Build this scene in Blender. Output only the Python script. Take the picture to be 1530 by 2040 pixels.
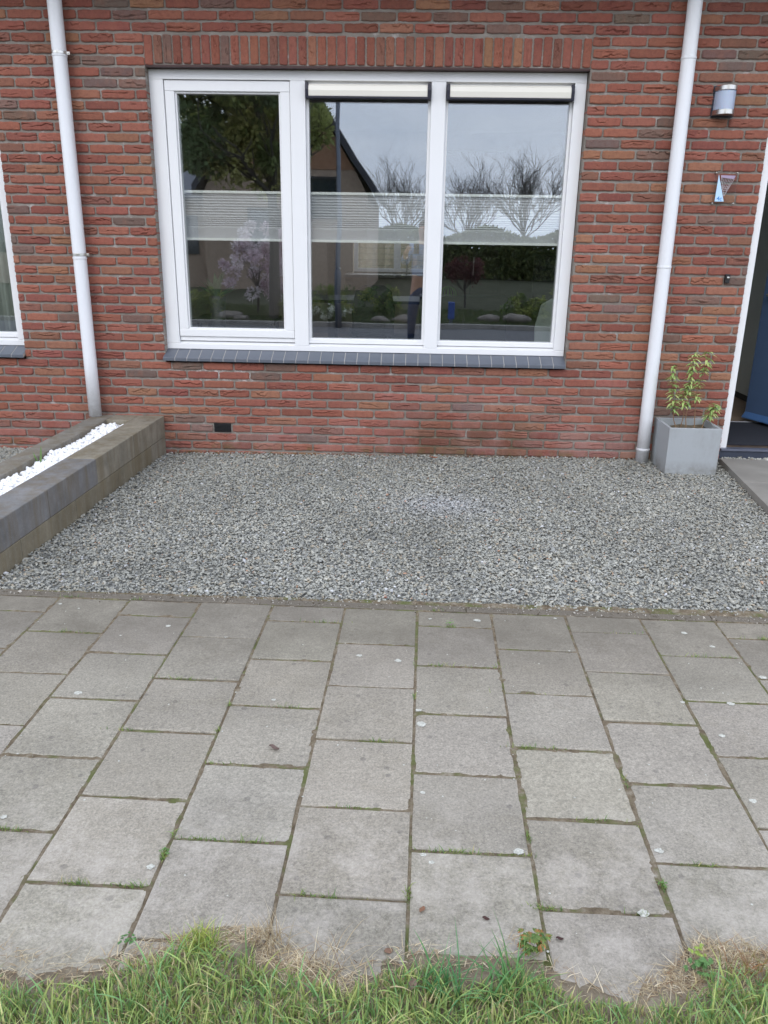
import bpy, math, random
import numpy as np
from mathutils import Vector, Matrix, noise as mnoise
D = bpy.data
SC = bpy.context.scene
R = math.radians
for o in list(D.objects): D.objects.remove(o)
COL = SC.collection

# ------------------------------------------------------------------ camera
CAM = (1.54193391, -5.59525017, 1.42946366)
cd = D.cameras.new('camera'); cam = D.objects.new('camera', cd); COL.objects.link(cam)
cam.location = CAM
cam.rotation_euler = (1.24635161, -0.0152810752, 0.0375049025)
cd.sensor_fit = 'VERTICAL'; cd.sensor_height = 36.0; cd.sensor_width = 27.0
cd.lens = 36.0 * 1591.29 / 2040.0
cd.clip_start = 0.02; cd.clip_end = 2000
SC.camera = cam

# ------------------------------------------------------------------ world (overcast spring sky) and sun
SUN_EL, SUN_AZ = R(36), R(200)          # azimuth clockwise from +Y: behind the camera, a little to the left
w = D.worlds.new('World'); SC.world = w; w.use_nodes = True
nt = w.node_tree; nt.nodes.clear()
def wn(t): return nt.nodes.new(t)
sky = wn('ShaderNodeTexSky'); sky.sky_type = 'NISHITA'; sky.sun_disc = False
sky.sun_elevation = SUN_EL; sky.sun_rotation = SUN_AZ; sky.air_density = 1.2; sky.dust_density = 3.0
tc = wn('ShaderNodeTexCoord'); mp = wn('ShaderNodeMapping'); mp.inputs['Scale'].default_value = (1.0, 1.0, 3.2)
nz = wn('ShaderNodeTexNoise'); nz.inputs['Scale'].default_value = 2.6; nz.inputs['Detail'].default_value = 7; nz.inputs['Roughness'].default_value = .55
cr = wn('ShaderNodeValToRGB')
cr.color_ramp.elements[0].position = .34; cr.color_ramp.elements[0].color = (10.6, 12.0, 14.8, 1)
cr.color_ramp.elements[1].position = .68; cr.color_ramp.elements[1].color = (16.2, 17.0, 19.2, 1)
mx = wn('ShaderNodeMix'); mx.data_type = 'RGBA'; mx.inputs[0].default_value = .93
bg = wn('ShaderNodeBackground'); bg.inputs['Strength'].default_value = .15
wo = wn('ShaderNodeOutputWorld'); L = nt.links.new
L(tc.outputs['Generated'], mp.inputs['Vector']); L(mp.outputs[0], nz.inputs['Vector']); L(nz.outputs[0], cr.inputs[0])
L(sky.outputs[0], mx.inputs[6]); L(cr.outputs[0], mx.inputs[7]); L(mx.outputs[2], bg.inputs['Color']); L(bg.outputs[0], wo.inputs[0])
sd = D.lights.new('sun', 'SUN'); sun = D.objects.new('sun', sd); COL.objects.link(sun)
sd.energy = .95; sd.angle = R(24); sd.color = (1, .97, .93)
# light travels from the sun position (azimuth clockwise from +Y)
sv = Vector((math.sin(SUN_AZ) * math.cos(SUN_EL), math.cos(SUN_AZ) * math.cos(SUN_EL), math.sin(SUN_EL)))
sun.rotation_euler = sv.to_track_quat('Z', 'Y').to_euler()
SC.view_settings.view_transform = 'Standard'; SC.view_settings.look = 'None'
SC.view_settings.exposure = -0.22; SC.view_settings.gamma = 1
SC.render.engine = 'CYCLES'
SC.cycles.max_bounces = 10; SC.cycles.diffuse_bounces = 4; SC.cycles.glossy_bounces = 4
SC.cycles.transparent_max_bounces = 24; SC.cycles.use_denoising = True
SC.cycles.caustics_reflective = False; SC.cycles.caustics_refractive = False
SC.cycles.sample_clamp_indirect = 6

# ------------------------------------------------------------------ helpers
def srgb(r, g, b):
    f = lambda c: (c / 255) / 12.92 if c / 255 < .04045 else ((c / 255 + .055) / 1.055) ** 2.4
    return (f(r), f(g), f(b))
def link(o, parent=None):
    COL.objects.link(o)
    if parent is not None: o.parent = parent
    return o
def tag(o, label=None, cat=None, group=None, kind=None):
    if label: o['label'] = label
    if cat: o['category'] = cat
    if group: o['group'] = group
    if kind: o['kind'] = kind
    return o
def empty(name, loc=(0, 0, 0), rz=0, label=None, cat=None, group=None):
    o = D.objects.new(name, None); COL.objects.link(o); o.location = loc; o.rotation_euler.z = rz
    o.empty_display_size = .1
    return tag(o, label, cat, group)
def copy_tree(o, parent=None):
    c = o.copy(); COL.objects.link(c); c.parent = parent
    for ch in [x for x in D.objects if x.parent == o]: copy_tree(ch, c)
    return c
class MB:
    def __init__(s): s.v = []; s.f = []; s.m = []
    def add(s, vs, fs, m=0):
        b = len(s.v); s.v += [tuple(v) for v in vs]
        for f in fs: s.f.append([i + b for i in f]); s.m.append(m)
        return s
    def box(s, x0, x1, y0, y1, z0, z1, m=0, mat=None):
        vs = [(x, y, z) for z in (z0, z1) for y in (y0, y1) for x in (x0, x1)]
        if mat is not None: vs = [mat @ Vector(v) for v in vs]
        return s.add(vs, [(0, 2, 3, 1), (4, 5, 7, 6), (0, 1, 5, 4), (2, 6, 7, 3), (0, 4, 6, 2), (1, 3, 7, 5)], m)
    def tube(s, pts, rad, n=12, m=0, cap=True):
        pts = [Vector(p) for p in pts]; k = len(pts)
        rad = rad if isinstance(rad, (list, tuple)) else [rad] * k
        rings = []; up = None
        for i, p in enumerate(pts):
            d = (pts[min(i + 1, k - 1)] - pts[max(i - 1, 0)]).normalized()
            if up is None: up = Vector((1, 0, 0)) if abs(d.x) < .9 else Vector((0, 1, 0))
            a = d.cross(up).normalized(); b = a.cross(d).normalized(); up = b
            rings.append([p + (a * math.cos(t) + b * math.sin(t)) * rad[i] for t in [2 * math.pi * j / n for j in range(n)]])
        vs = [v for r in rings for v in r]; fs = []
        for i in range(k - 1):
            for j in range(n):
                fs.append((i * n + j, i * n + (j + 1) % n, (i + 1) * n + (j + 1) % n, (i + 1) * n + j))
        if cap: fs.append(tuple(range(n))[::-1]); fs.append(tuple((k - 1) * n + j for j in range(n)))
        return s.add(vs, fs, m)
    def lathe(s, prof, n=24, c=(0, 0), m=0, a0=0, a1=2 * math.pi):
        full = abs(a1 - a0 - 2 * math.pi) < 1e-6; q = n if full else n + 1
        vs = []
        for r, z in prof:
            for j in range(q):
                t = a0 + (a1 - a0) * j / n; vs.append((c[0] + r * math.cos(t), c[1] + r * math.sin(t), z))
        fs = []
        for i in range(len(prof) - 1):
            for j in range(n):
                k = (j + 1) % q if full else j + 1
                fs.append((i * q + j, i * q + k, (i + 1) * q + k, (i + 1) * q + j))
        return s.add(vs, fs, m)
    def prism(s, pts2, a, b, axis='y', m=0):
        n = len(pts2)
        def P(p, t): return {'y': (p[0], t, p[1]), 'x': (t, p[0], p[1]), 'z': (p[0], p[1], t)}[axis]
        vs = [P(p, a) for p in pts2] + [P(p, b) for p in pts2]
        fs = [tuple(range(n)), tuple(range(n, 2 * n))[::-1]] + [(i, i + n, (i + 1) % n + n, (i + 1) % n) for i in range(n)]
        return s.add(vs, fs, m)
    def build(s, name, mats, parent=None, smooth=False, bevel=0, seg=2):
        me = D.meshes.new(name); me.from_pydata(s.v, [], s.f)
        for m in (mats if isinstance(mats, (list, tuple)) else [mats]): me.materials.append(m)
        me.polygons.foreach_set('material_index', s.m)
        import bmesh
        bm = bmesh.new(); bm.from_mesh(me); bmesh.ops.recalc_face_normals(bm, faces=bm.faces); bm.to_mesh(me); bm.free()
        if smooth: me.polygons.foreach_set('use_smooth', [True] * len(me.polygons))
        o = link(D.objects.new(name, me), parent)
        if bevel:
            b = o.modifiers.new('bevel', 'BEVEL'); b.width = bevel; b.segments = seg; b.limit_method = 'ANGLE'; b.angle_limit = R(35)
            if smooth: b.harden_normals = False
        return o
def np_mesh(name, V, F, mats, parent=None, col=None, smooth=False, midx=None):
    """V (n,3); F list of arrays (m,k) with constant k each; col (n,3) per vertex"""
    me = D.meshes.new(name)
    if not isinstance(F, list): F = [F]
    me.vertices.add(len(V)); me.vertices.foreach_set('co', np.ascontiguousarray(V, dtype=np.float32).ravel())
    nl = sum(f.size for f in F); npol = sum(len(f) for f in F)
    me.loops.add(nl); me.polygons.add(npol)
    me.loops.foreach_set('vertex_index', np.concatenate([f.ravel() for f in F]).astype(np.int32))
    tot = np.concatenate([np.full(len(f), f.shape[1]) for f in F]); st = np.concatenate([[0], np.cumsum(tot)[:-1]])
    me.polygons.foreach_set('loop_start', st.astype(np.int32)); me.polygons.foreach_set('loop_total', tot.astype(np.int32))
    for m in (mats if isinstance(mats, (list, tuple)) else [mats]): me.materials.append(m)
    if midx is not None: me.polygons.foreach_set('material_index', midx.astype(np.int32))
    me.polygons.foreach_set('use_smooth', np.full(npol, smooth))
    if col is not None:
        a = me.color_attributes.new('Col', 'FLOAT_COLOR', 'POINT')
        c = np.ones((len(V), 4), dtype=np.float32); c[:, :3] = col; a.data.foreach_set('color', c.ravel())
    me.update(calc_edges=True); me.validate()
    return link(D.objects.new(name, me), parent)

# ------------------------------------------------------------------ materials
class M:
    """small node builder round one Principled BSDF"""
    def __init__(s, name, col=(.5, .5, .5), rough=.6, metal=0, spec=.5, **kw):
        s.m = D.materials.new(name); s.m.use_nodes = True; s.t = s.m.node_tree; s.n = s.t.nodes
        s.b = s.n['Principled BSDF']; s.b.inputs['Base Color'].default_value = (*col, 1)
        s.b.inputs['Roughness'].default_value = rough; s.b.inputs['Metallic'].default_value = metal
        s.b.inputs['Specular IOR Level'].default_value = spec
        for k, v in kw.items(): s.b.inputs[k.replace('_', ' ')].default_value = v
        s.tc = s.n.new('ShaderNodeTexCoord')
    def L(s, a, b): s.t.links.new(a, b)
    def noise(s, scale, detail=4, rough=.55, vec=None, stretch=None):
        n = s.n.new('ShaderNodeTexNoise'); n.inputs['Scale'].default_value = scale
        n.inputs['Detail'].default_value = detail; n.inputs['Roughness'].default_value = rough
        src = vec or s.tc.outputs['Object']
        if stretch:
            mp = s.n.new('ShaderNodeMapping'); mp.inputs['Scale'].default_value = stretch; s.L(src, mp.inputs['Vector']); src = mp.outputs[0]
        s.L(src, n.inputs['Vector']); return n.outputs[0]
    def voro(s, scale, feat='F1', rnd=1):
        n = s.n.new('ShaderNodeTexVoronoi'); n.inputs['Scale'].default_value = scale; n.feature = feat
        n.inputs['Randomness'].default_value = rnd
        s.L(s.tc.outputs['Object'], n.inputs['Vector']); return n.outputs['Distance']
    def ramp(s, fac, stops):
        r = s.n.new('ShaderNodeValToRGB'); e = r.color_ramp.elements
        while len(e) < len(stops): e.new(.5)
        for i, (p, c) in enumerate(stops):
            e[i].position = p; e[i].color = (*c, 1) if isinstance(c, (tuple, list)) else (c, c, c, 1)
        s.L(fac, r.inputs[0]); return r.outputs[0]
    def mix(s, fac, a, b, mode='MIX'):
        n = s.n.new('ShaderNodeMix'); n.data_type = 'RGBA'; n.blend_type = mode
        for i, x in ((0, fac), (6, a), (7, b)):
            if isinstance(x, (int, float)): n.inputs[i].default_value = x if i == 0 else (x, x, x, 1)
            elif isinstance(x, (tuple, list)): n.inputs[i].default_value = (*x, 1)
            else: s.L(x, n.inputs[i])
        return n.outputs[2]
    def math(s, op, a, b=0.0, clamp=False):
        n = s.n.new('ShaderNodeMath'); n.operation = op; n.use_clamp = clamp
        for i, x in ((0, a), (1, b)):
            if isinstance(x, (int, float)): n.inputs[i].default_value = x
            else: s.L(x, n.inputs[i])
        return n.outputs[0]
    def attr(s, name='Col'):
        n = s.n.new('ShaderNodeVertexColor'); n.layer_name = name; return n.outputs['Color']
    def color(s, sock): s.L(sock, s.b.inputs['Base Color']); return s
    def rough(s, sock): s.L(sock, s.b.inputs['Roughness']); return s
    def bump(s, h, strength=.3, dist=.002):
        b = s.n.new('ShaderNodeBump'); b.inputs['Strength'].default_value = strength; b.inputs['Distance'].default_value = dist
        s.L(h, b.inputs['Height']); s.L(b.outputs[0], s.b.inputs['Normal']); return s
    def sep(s):
        n = s.n.new('ShaderNodeSeparateXYZ'); s.L(s.tc.outputs['Object'], n.inputs[0]); return n.outputs
    def band(s, x, a, b, soft):
        """1 between a and b, falling off over soft"""
        u = s.math('DIVIDE', s.math('SUBTRACT', x, a - soft), soft, True)
        v = s.math('DIVIDE', s.math('SUBTRACT', b + soft, x), soft, True)
        return s.math('MULTIPLY', u, v)

def plain(name, col, rough=.6, metal=0, var=.12, scale=12, bump=.1, spec=.5, **kw):
    m = M(name, col, rough, metal, spec, **kw)
    n = m.noise(scale, 6, .6)
    lo = tuple(c * (1 - var) for c in col); hi = tuple(min(1, c * (1 + var)) for c in col)
    m.color(m.ramp(n, [(.3, lo), (.7, hi)])).bump(m.noise(scale * 14, 3), bump, .001)
    return m.m

# brick: colour per brick in Col, mottled by noise; damp, moss and lime near the ground
def brick_mat():
    m = M('brick', rough=.88, spec=.25)
    c = m.attr()
    c = m.mix(m.math('MULTIPLY', m.ramp(m.noise(9, 5, .6, stretch=(1.3, 1, .8)), [(.5, 0.), (.62, 1.)]), .22), c, srgb(158, 106, 84))
    c = m.mix(m.math('MULTIPLY', m.ramp(m.noise(38, 6, .7), [(.35, 1.), (.55, 0.)]), .35), c, srgb(92, 58, 54))
    c = m.mix(m.math('MULTIPLY', m.ramp(m.noise(120, 4, .7), [(.55, 0.), (.8, 1.)]), .35), c, srgb(186, 140, 120))
    s = m.sep(); n = m.noise(5, 6, .7)
    lime = m.math('MULTIPLY', m.band(s[2], -.2, .11, .16), m.ramp(m.noise(3.1, 6, .75), [(.4, 0.), (.62, 1.)]))
    c = m.mix(m.math('MULTIPLY', lime, .24), c, srgb(176, 150, 146))
    lime2 = m.math('MULTIPLY', m.math('MULTIPLY', m.band(s[0], 1.5, 3.1, .5), m.band(s[2], -.2, .42, .2)), m.ramp(m.noise(4.3, 6, .75), [(.42, 0.), (.65, 1.)]))
    c = m.mix(m.math('MULTIPLY', lime2, .3), c, srgb(160, 136, 128))
    damp = m.math('MULTIPLY', m.math('MULTIPLY', m.band(s[0], 1.6, 2.2, .3), m.band(s[2], -.2, .15, .18)), m.ramp(n, [(.3, .1), (.52, 1.)]))
    c = m.mix(m.math('MULTIPLY', damp, .55), c, srgb(76, 56, 40))
    moss = m.math('MULTIPLY', m.band(s[2], -.2, .01, .05), m.ramp(m.noise(7, 5, .7), [(.48, 0.), (.6, 1.)]))
    c = m.mix(m.math('MULTIPLY', moss, .55), c, srgb(96, 90, 52))
    wh = m.math('MULTIPLY', m.ramp(m.noise(17, 8, .85), [(.69, 0.), (.72, 1.)]), .55)
    c = m.mix(wh, c, srgb(200, 190, 184))
    m.color(c).bump(m.mix(.5, m.noise(70, 8, .75), m.noise(260, 3)), .55, .003)
    return m.m
def mortar_mat():
    m = M('mortar', rough=.95, spec=.1)
    c = m.ramp(m.noise(3, 6, .7), [(.35, srgb(124, 116, 108)), (.65, srgb(152, 145, 137))])
    c = m.mix(m.math('MULTIPLY', m.ramp(m.noise(12, 5, .7), [(.58, 0.), (.66, 1.)]), .5), c, srgb(190, 184, 180))
    s = m.sep()
    damp = m.math('MULTIPLY', m.math('MULTIPLY', m.band(s[0], 1.5, 2.3, .3), m.band(s[2], -.2, .17, .16)), m.ramp(m.noise(5, 6, .7), [(.38, 0.), (.58, 1.)]))
    c = m.mix(m.math('MULTIPLY', damp, .65), c, srgb(96, 84, 58))
    ef = m.math('MULTIPLY', m.math('MULTIPLY', m.band(s[0], -.1, .35, .15), m.band(s[2], .50, .60, .05)), m.ramp(m.noise(16, 6, .8), [(.46, 0.), (.6, 1.)]))
    c = m.mix(m.math('MULTIPLY', ef, .8), c, srgb(214, 208, 204))
    m.color(c).bump(m.noise(160, 6, .8), .8, .004); return m.m
def attr_mat(name, rough=.85, spec=.3, nscale=60, var=.25, bump=.3, dist=.001, trans=0):
    m = M(name, rough=rough, spec=spec)
    n = m.ramp(m.noise(nscale, 4, .65), [(.3, 1 - var), (.7, 1 + var * .6)])
    c = m.mix(1., m.attr(), n, 'MULTIPLY'); m.color(c)
    if bump: m.bump(m.noise(nscale * 4, 3), bump, dist)
    if trans:
        t = m.n.new('ShaderNodeBsdfTranslucent'); m.L(c, t.inputs[0]); mx = m.n.new('ShaderNodeMixShader'); mx.inputs[0].default_value = trans
        out = m.n['Material Output']; m.L(m.b.outputs[0], mx.inputs[1]); m.L(t.outputs[0], mx.inputs[2]); m.L(mx.outputs[0], out.inputs[0])
    return m.m
def slab_mat():
    m = M('concrete_slab', rough=.9, spec=.2)
    a = m.attr()
    c = m.mix(1., a, m.ramp(m.noise(2.3, 8, .75), [(.3, .76), (.5, .98), (.7, 1.14)]), 'MULTIPLY')
    c = m.mix(m.math('MULTIPLY', m.ramp(m.noise(5.5, 7, .8), [(.5, 0.), (.7, 1.)]), .3), c, srgb(126, 118, 100))
    c = m.mix(1., c, m.ramp(m.noise(150, 5, .8), [(.3, .58), (.5, .98), (.72, 1.38)]), 'MULTIPLY')
    c = m.mix(1., c, m.ramp(m.noise(62, 6, .8), [(.3, .78), (.7, 1.2)]), 'MULTIPLY')
    c = m.mix(m.math('MULTIPLY', m.ramp(m.noise(330, 2, .6), [(.66, 0.), (.72, 1.)]), .55), c, srgb(200, 196, 190))
    c = m.mix(m.math('MULTIPLY', m.ramp(m.noise(210, 2, .6), [(.28, 1.), (.36, 0.)]), .5), c, srgb(84, 80, 76))
    d = m.voro(7.3); c = m.mix(m.math('MULTIPLY', m.ramp(m.math('ADD', d, m.math('MULTIPLY', m.noise(30, 3), .05)), [(.075, 1.), (.1, 0.)]), .42), c, srgb(86, 82, 80))
    d2 = m.voro(12.1); c = m.mix(m.math('MULTIPLY', m.ramp(m.math('ADD', d2, m.math('MULTIPLY', m.noise(45, 3), .08)), [(.13, 1.), (.16, 0.)]), .4), c, srgb(92, 88, 84))
    s = m.sep()
    dirt = m.math('MULTIPLY', m.band(s[1], -2.85, -2.3, .4), m.ramp(m.noise(4, 6, .75), [(.3, .35), (.6, 1.)]))
    c = m.mix(m.math('MULTIPLY', dirt, .7), c, srgb(104, 98, 88))
    near = m.math('MULTIPLY', m.band(s[1], -6, -4.0, .3), m.ramp(m.noise(5, 6, .8), [(.45, 0.), (.6, 1.)]))
    c = m.mix(m.math('MULTIPLY', near, .35), c, srgb(196, 188, 178))
    m.color(c).bump(m.mix(.35, m.noise(150, 5, .8), m.noise(420, 2)), .6, .0022); return m.m
def block_mat():
    m = M('concrete_block', rough=.85, spec=.25)
    c = m.mix(1., m.attr(), m.ramp(m.noise(4.5, 8, .75), [(.3, .66), (.7, 1.26)]), 'MULTIPLY')
    c = m.mix(m.math('MULTIPLY', m.ramp(m.noise(150, 3, .7), [(.62, 0.), (.68, 1.)]), .4), c, srgb(172, 166, 154))
    st = m.noise(14, 5, .7, stretch=(1, 1, .12))
    c = m.mix(m.math('MULTIPLY', m.ramp(st, [(.42, 0.), (.62, 1.)]), .5), c, srgb(106, 92, 66))
    c = m.mix(m.math('MULTIPLY', m.ramp(m.voro(60), [(.05, 1.), (.12, 0.)]), .5), c, srgb(170, 165, 155))
    m.color(c).bump(m.noise(180, 5, .8), .5, .002); return m.m
def glass_mat(name='window_glass', f0=.165, tint=.975, wav=.012):
    m = M(name); t = m.t; out = m.n['Material Output']
    lw = m.n.new('ShaderNodeLayerWeight'); lw.inputs['Blend'].default_value = .5
    p = m.math('POWER', lw.outputs['Facing'], 5.0); f = m.math('ADD', m.math('MULTIPLY', p, 1 - f0), f0, True)
    g = m.n.new('ShaderNodeBsdfGlossy'); g.inputs['Roughness'].default_value = 0; g.inputs['Color'].default_value = (.88, .94, 1.0, 1)
    bp = m.n.new('ShaderNodeBump'); bp.inputs['Strength'].default_value = .06; bp.inputs['Distance'].default_value = wav
    m.L(m.noise(2.2, 1, .4), bp.inputs['Height']); m.L(bp.outputs[0], g.inputs['Normal'])
    tr = m.n.new('ShaderNodeBsdfTransparent'); tr.inputs[0].default_value = (tint, tint * 1.01, tint * .99, 1)
    mx = m.n.new('ShaderNodeMixShader'); m.L(f, mx.inputs[0]); m.L(tr.outputs[0], mx.inputs[1]); m.L(g.outputs[0], mx.inputs[2])
    m.L(mx.outputs[0], out.inputs[0]); return m.m
def fabric_mat():
    m = M('pleated_fabric', srgb(220, 220, 224), .95, spec=.1); out = m.n['Material Output']
    t = m.n.new('ShaderNodeBsdfTranslucent'); t.inputs[0].default_value = (.5, .5, .5, 1)
    mx = m.n.new('ShaderNodeMixShader'); mx.inputs[0].default_value = .15
    m.L(m.b.outputs[0], mx.inputs[1]); m.L(t.outputs[0], mx.inputs[2]); m.L(mx.outputs[0], out.inputs[0]); return m.m

BRICK, MORTAR, SLAB, BLOCK, GLASS = brick_mat(), mortar_mat(), slab_mat(), block_mat(), glass_mat()
WHITE = plain('white_upvc', (.83, .83, .83), .32, var=.015, scale=3, bump=.02)
def grime(name, col, rough, top, dirt, amt, streak=(6, 6, .6)):
    m = M(name, col, rough); s_ = m.sep()
    st = m.ramp(m.noise(2.2, 7, .75, stretch=streak), [(.5, 0.), (.72, 1.)])
    low = m.math('MULTIPLY', m.band(s_[2], -.5, top * .3, top), m.ramp(m.noise(14, 7, .8), [(.35, 0.), (.6, 1.)]))
    c = m.mix(m.math('MULTIPLY', st, amt), col, dirt); c = m.mix(m.math('MULTIPLY', low, amt * 2.2), c, dirt)
    c = m.mix(m.math('MULTIPLY', m.ramp(m.noise(90, 4, .8), [(.6, 0.), (.75, 1.)]), amt), c, dirt)
    m.color(c).bump(m.noise(70, 5, .7), .12, .001); return m.m
PIPEW = grime('white_pvc_pipe', (.80, .81, .83), .4, .25, srgb(150, 146, 136), .16) if True else plain('white_pvc_pipe', (.80, .81, .83), .38, var=.03, scale=5, bump=.03)
CREAM = plain('cream_aluminium', srgb(234, 230, 218), .4, var=.01, bump=.01)
NAVY = plain('dark_plastic', srgb(30, 30, 46), .45, var=.1)
SILLT = plain('glazed_sill_tile', srgb(94, 99, 108), .34, var=.06, scale=8, bump=.05, spec=.6)
GROUT = plain('sill_grout', srgb(170, 166, 160), .9)
LINT = plain('brown_lintel', srgb(66, 42, 40), .6)
BLACK = plain('black_plastic', (.012, .012, .013), .5)
STEEL = plain('brushed_steel', (.62, .61, .57), .32, 1, var=.08, scale=40)
GSTONE = attr_mat('gravel_stone', .92, .2, 90, .18, .3, .001)
WSTONE = attr_mat('white_pebble', .6, .4, 50, .06, .2)
LEAF = attr_mat('leaf', .6, .35, 30, .2, 0, trans=.25)
FLEAF = attr_mat('far_leaf', .6, .35, 3, .3, 0, trans=.5)
GRASSM = attr_mat('grass_blade', .6, .3, 25, .15, 0, trans=.3)
BARK = plain('bark', (.085, .075, .065), .9, var=.4, scale=20, bump=.6)
POTC = grime('fibre_clay_pot', srgb(162, 166, 168), .75, .07, srgb(112, 108, 96), .26, (3, 3, 1))
SOILM = plain('potting_soil', srgb(112, 100, 80), .95, var=.35, scale=40, bump=1)
BLUE = plain('blue_door_paint', srgb(74, 96, 128), .35, var=.03)
rng = np.random.default_rng(7); random.seed(7)
def soil_mat():
    m = M('verge_soil', rough=.95, spec=.1)
    c = m.ramp(m.noise(14, 7, .75), [(.3, srgb(92, 82, 68)), (.5, srgb(138, 126, 108)), (.7, srgb(172, 162, 142))])
    m.color(c).bump(m.noise(60, 7, .8), 1, .008); return m.m
SOIL = soil_mat()
def joint_mat():
    m = M('joint_filling', rough=.95, spec=.1)
    c = m.ramp(m.noise(26, 6, .75), [(.3, srgb(84, 72, 58)), (.52, srgb(124, 112, 94)), (.7, srgb(154, 146, 130))])
    c = m.mix(m.ramp(m.noise(6, 5, .7), [(.5, 0.), (.6, .8)]), c, srgb(96, 104, 60))
    m.color(c).bump(m.noise(90, 6, .8), 1, .006); return m.m
JOINT = joint_mat()
def grid_noise(X, Y, s, seed=0):
    return np.array([mnoise.noise(Vector((x * s + seed * 17.3, y * s, seed * 3.1))) for x, y in zip(X.ravel(), Y.ravel())]).reshape(X.shape)

# ================================================================== SETTING: ground, road, kerbs
def ground_mat():
    m = M('ground_turf', rough=.95, spec=.1)
    c = m.ramp(m.noise(1.7, 8, .7), [(.35, (.045, .05, .03)), (.55, (.075, .08, .05)), (.7, (.11, .105, .08))])
    m.color(c).bump(m.noise(25, 6, .8), 1, .02); return m.m
GR = ground_mat()
b = MB(); b.add([(-400, -400, -.15), (400, -400, -.15), (400, 400, -.15), (-400, 400, -.15)], [(0, 1, 2, 3)])
tag(b.build('ground', GR), kind='structure')
asp = M('asphalt', rough=.9, spec=.25)
asp.color(asp.ramp(asp.noise(160, 5, .8), [(.3, (.1, .1, .105)), (.7, (.2, .2, .21))])).bump(asp.noise(300, 3), .6, .003)
b = MB().box(-60, 60, -9.12, -6.0, -.14, -.045); tag(b.build('road', asp.m), kind='structure')
KC = plain('kerb_concrete', srgb(150, 146, 140), .85, var=.15, scale=6, bump=.4)
b = MB()
for i in range(-30, 40):
    for y0, z1 in ((-6.0, .0), (-9.24, .035)): b.box(i, i + .992, y0, y0 + .12, -.14, z1)
tag(b.build('kerb', KC, bevel=.008), kind='structure')
# far garden ground
b = MB().box(-60, 60, -60, -9.24, -.14, .0); tag(b.build('garden_ground', GR), kind='structure')

# ---- paving of 30 x 30 concrete tiles, half bond, laid at a slight angle
ANG = -.0165; OX, OY, PW, PL = 1.590, -2.600, .3003, .3083
def pv(u, v):      # paving frame (u along, v towards the camera) -> world
    return OX + u * math.cos(ANG) + v * math.sin(ANG) * 1., OY + u * math.sin(ANG) - v * math.cos(ANG)
V, F, C = [], [], []; nv = 0
def tile(u0, u1, v0, v1, zt, tilt, col, ch=.0045):
    global nv
    ring = []
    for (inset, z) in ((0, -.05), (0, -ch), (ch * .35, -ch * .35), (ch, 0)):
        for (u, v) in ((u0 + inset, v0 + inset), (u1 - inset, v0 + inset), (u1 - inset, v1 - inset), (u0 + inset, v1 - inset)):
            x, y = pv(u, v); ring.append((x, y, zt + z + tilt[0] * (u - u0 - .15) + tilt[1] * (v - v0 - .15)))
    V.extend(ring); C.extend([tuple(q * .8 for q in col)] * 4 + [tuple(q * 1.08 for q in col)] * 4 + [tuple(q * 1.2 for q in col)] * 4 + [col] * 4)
    for r in range(3):
        for j in range(4):
            a = nv + r * 4 + j; b_ = nv + r * 4 + (j + 1) % 4; F.append((a, b_, b_ + 4, a + 4))
    F.append((nv + 12, nv + 13, nv + 14, nv + 15)); nv += 16
for n in range(-12, 12):
    u0 = n * PW
    cuts = [.004]; off = PL * .5 - .01 if n % 2 == 0 else PL
    v = off
    while v < 2.35: cuts.append(v); v += PL
    cuts.append(v)
    for a_, b_ in zip(cuts[:-1], cuts[1:]):
        gy = rng.uniform(.0034, .0056); gx = rng.uniform(.0028, .0048)
        base = np.array(srgb(151, 145, 133)) * rng.uniform(.90, 1.06) * np.array([1, rng.uniform(.985, 1.01), rng.uniform(.965, 1.01)])
        tile(u0 + gx, u0 + PW - gx + rng.uniform(-.001, .001), a_ + gy, b_ - gy, rng.normal(0, .0013), (rng.normal(0, .004), rng.normal(0, .004)), tuple(base))
# narrow edging band between paving and gravel
u = -3.8
while u < 4.2:
    tile(u + .002, u + .998, -.052, -.004, -.001, (0, 0), srgb(116, 108, 97), .003); u += 1.0
V = np.array(V); F = np.array(F)
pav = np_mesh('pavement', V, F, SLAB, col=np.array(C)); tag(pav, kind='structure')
nx, ny = 640, 210
X, Y = np.meshgrid(np.linspace(-1.6, 4.6, nx), np.linspace(-4.75, -2.5, ny))
Z = -.0030 + .0040 * grid_noise(X, Y, 18) + .0030 * grid_noise(X, Y, 55, 2)
U_ = (X - OX) * math.cos(ANG) + (Y - OY) * math.sin(ANG); V_j = (X - OX) * math.sin(ANG) - (Y - OY) * math.cos(ANG)
nn_ = np.floor(U_ / PW); b0 = np.where(nn_ % 2 == 0, PL * .5 - .01, PL); du = np.abs(U_ - np.round(U_ / PW) * PW); dv = np.abs(V_j - b0 - np.round((V_j - b0) / PL) * PL)
Z = np.where(V_j < -.004, Z - .005, Z); Z = np.where((np.minimum(du, dv) > .013) & (V_j > .014), -.012, Z)
idx = np.arange(nx * ny).reshape(ny, nx)
FQ = np.stack([idx[:-1, :-1].ravel(), idx[:-1, 1:].ravel(), idx[1:, 1:].ravel(), idx[1:, :-1].ravel()], 1)
np_mesh('joint_filling', np.stack([X.ravel(), Y.ravel(), Z.ravel()], 1), FQ, JOINT, parent=pav, smooth=True)
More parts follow.
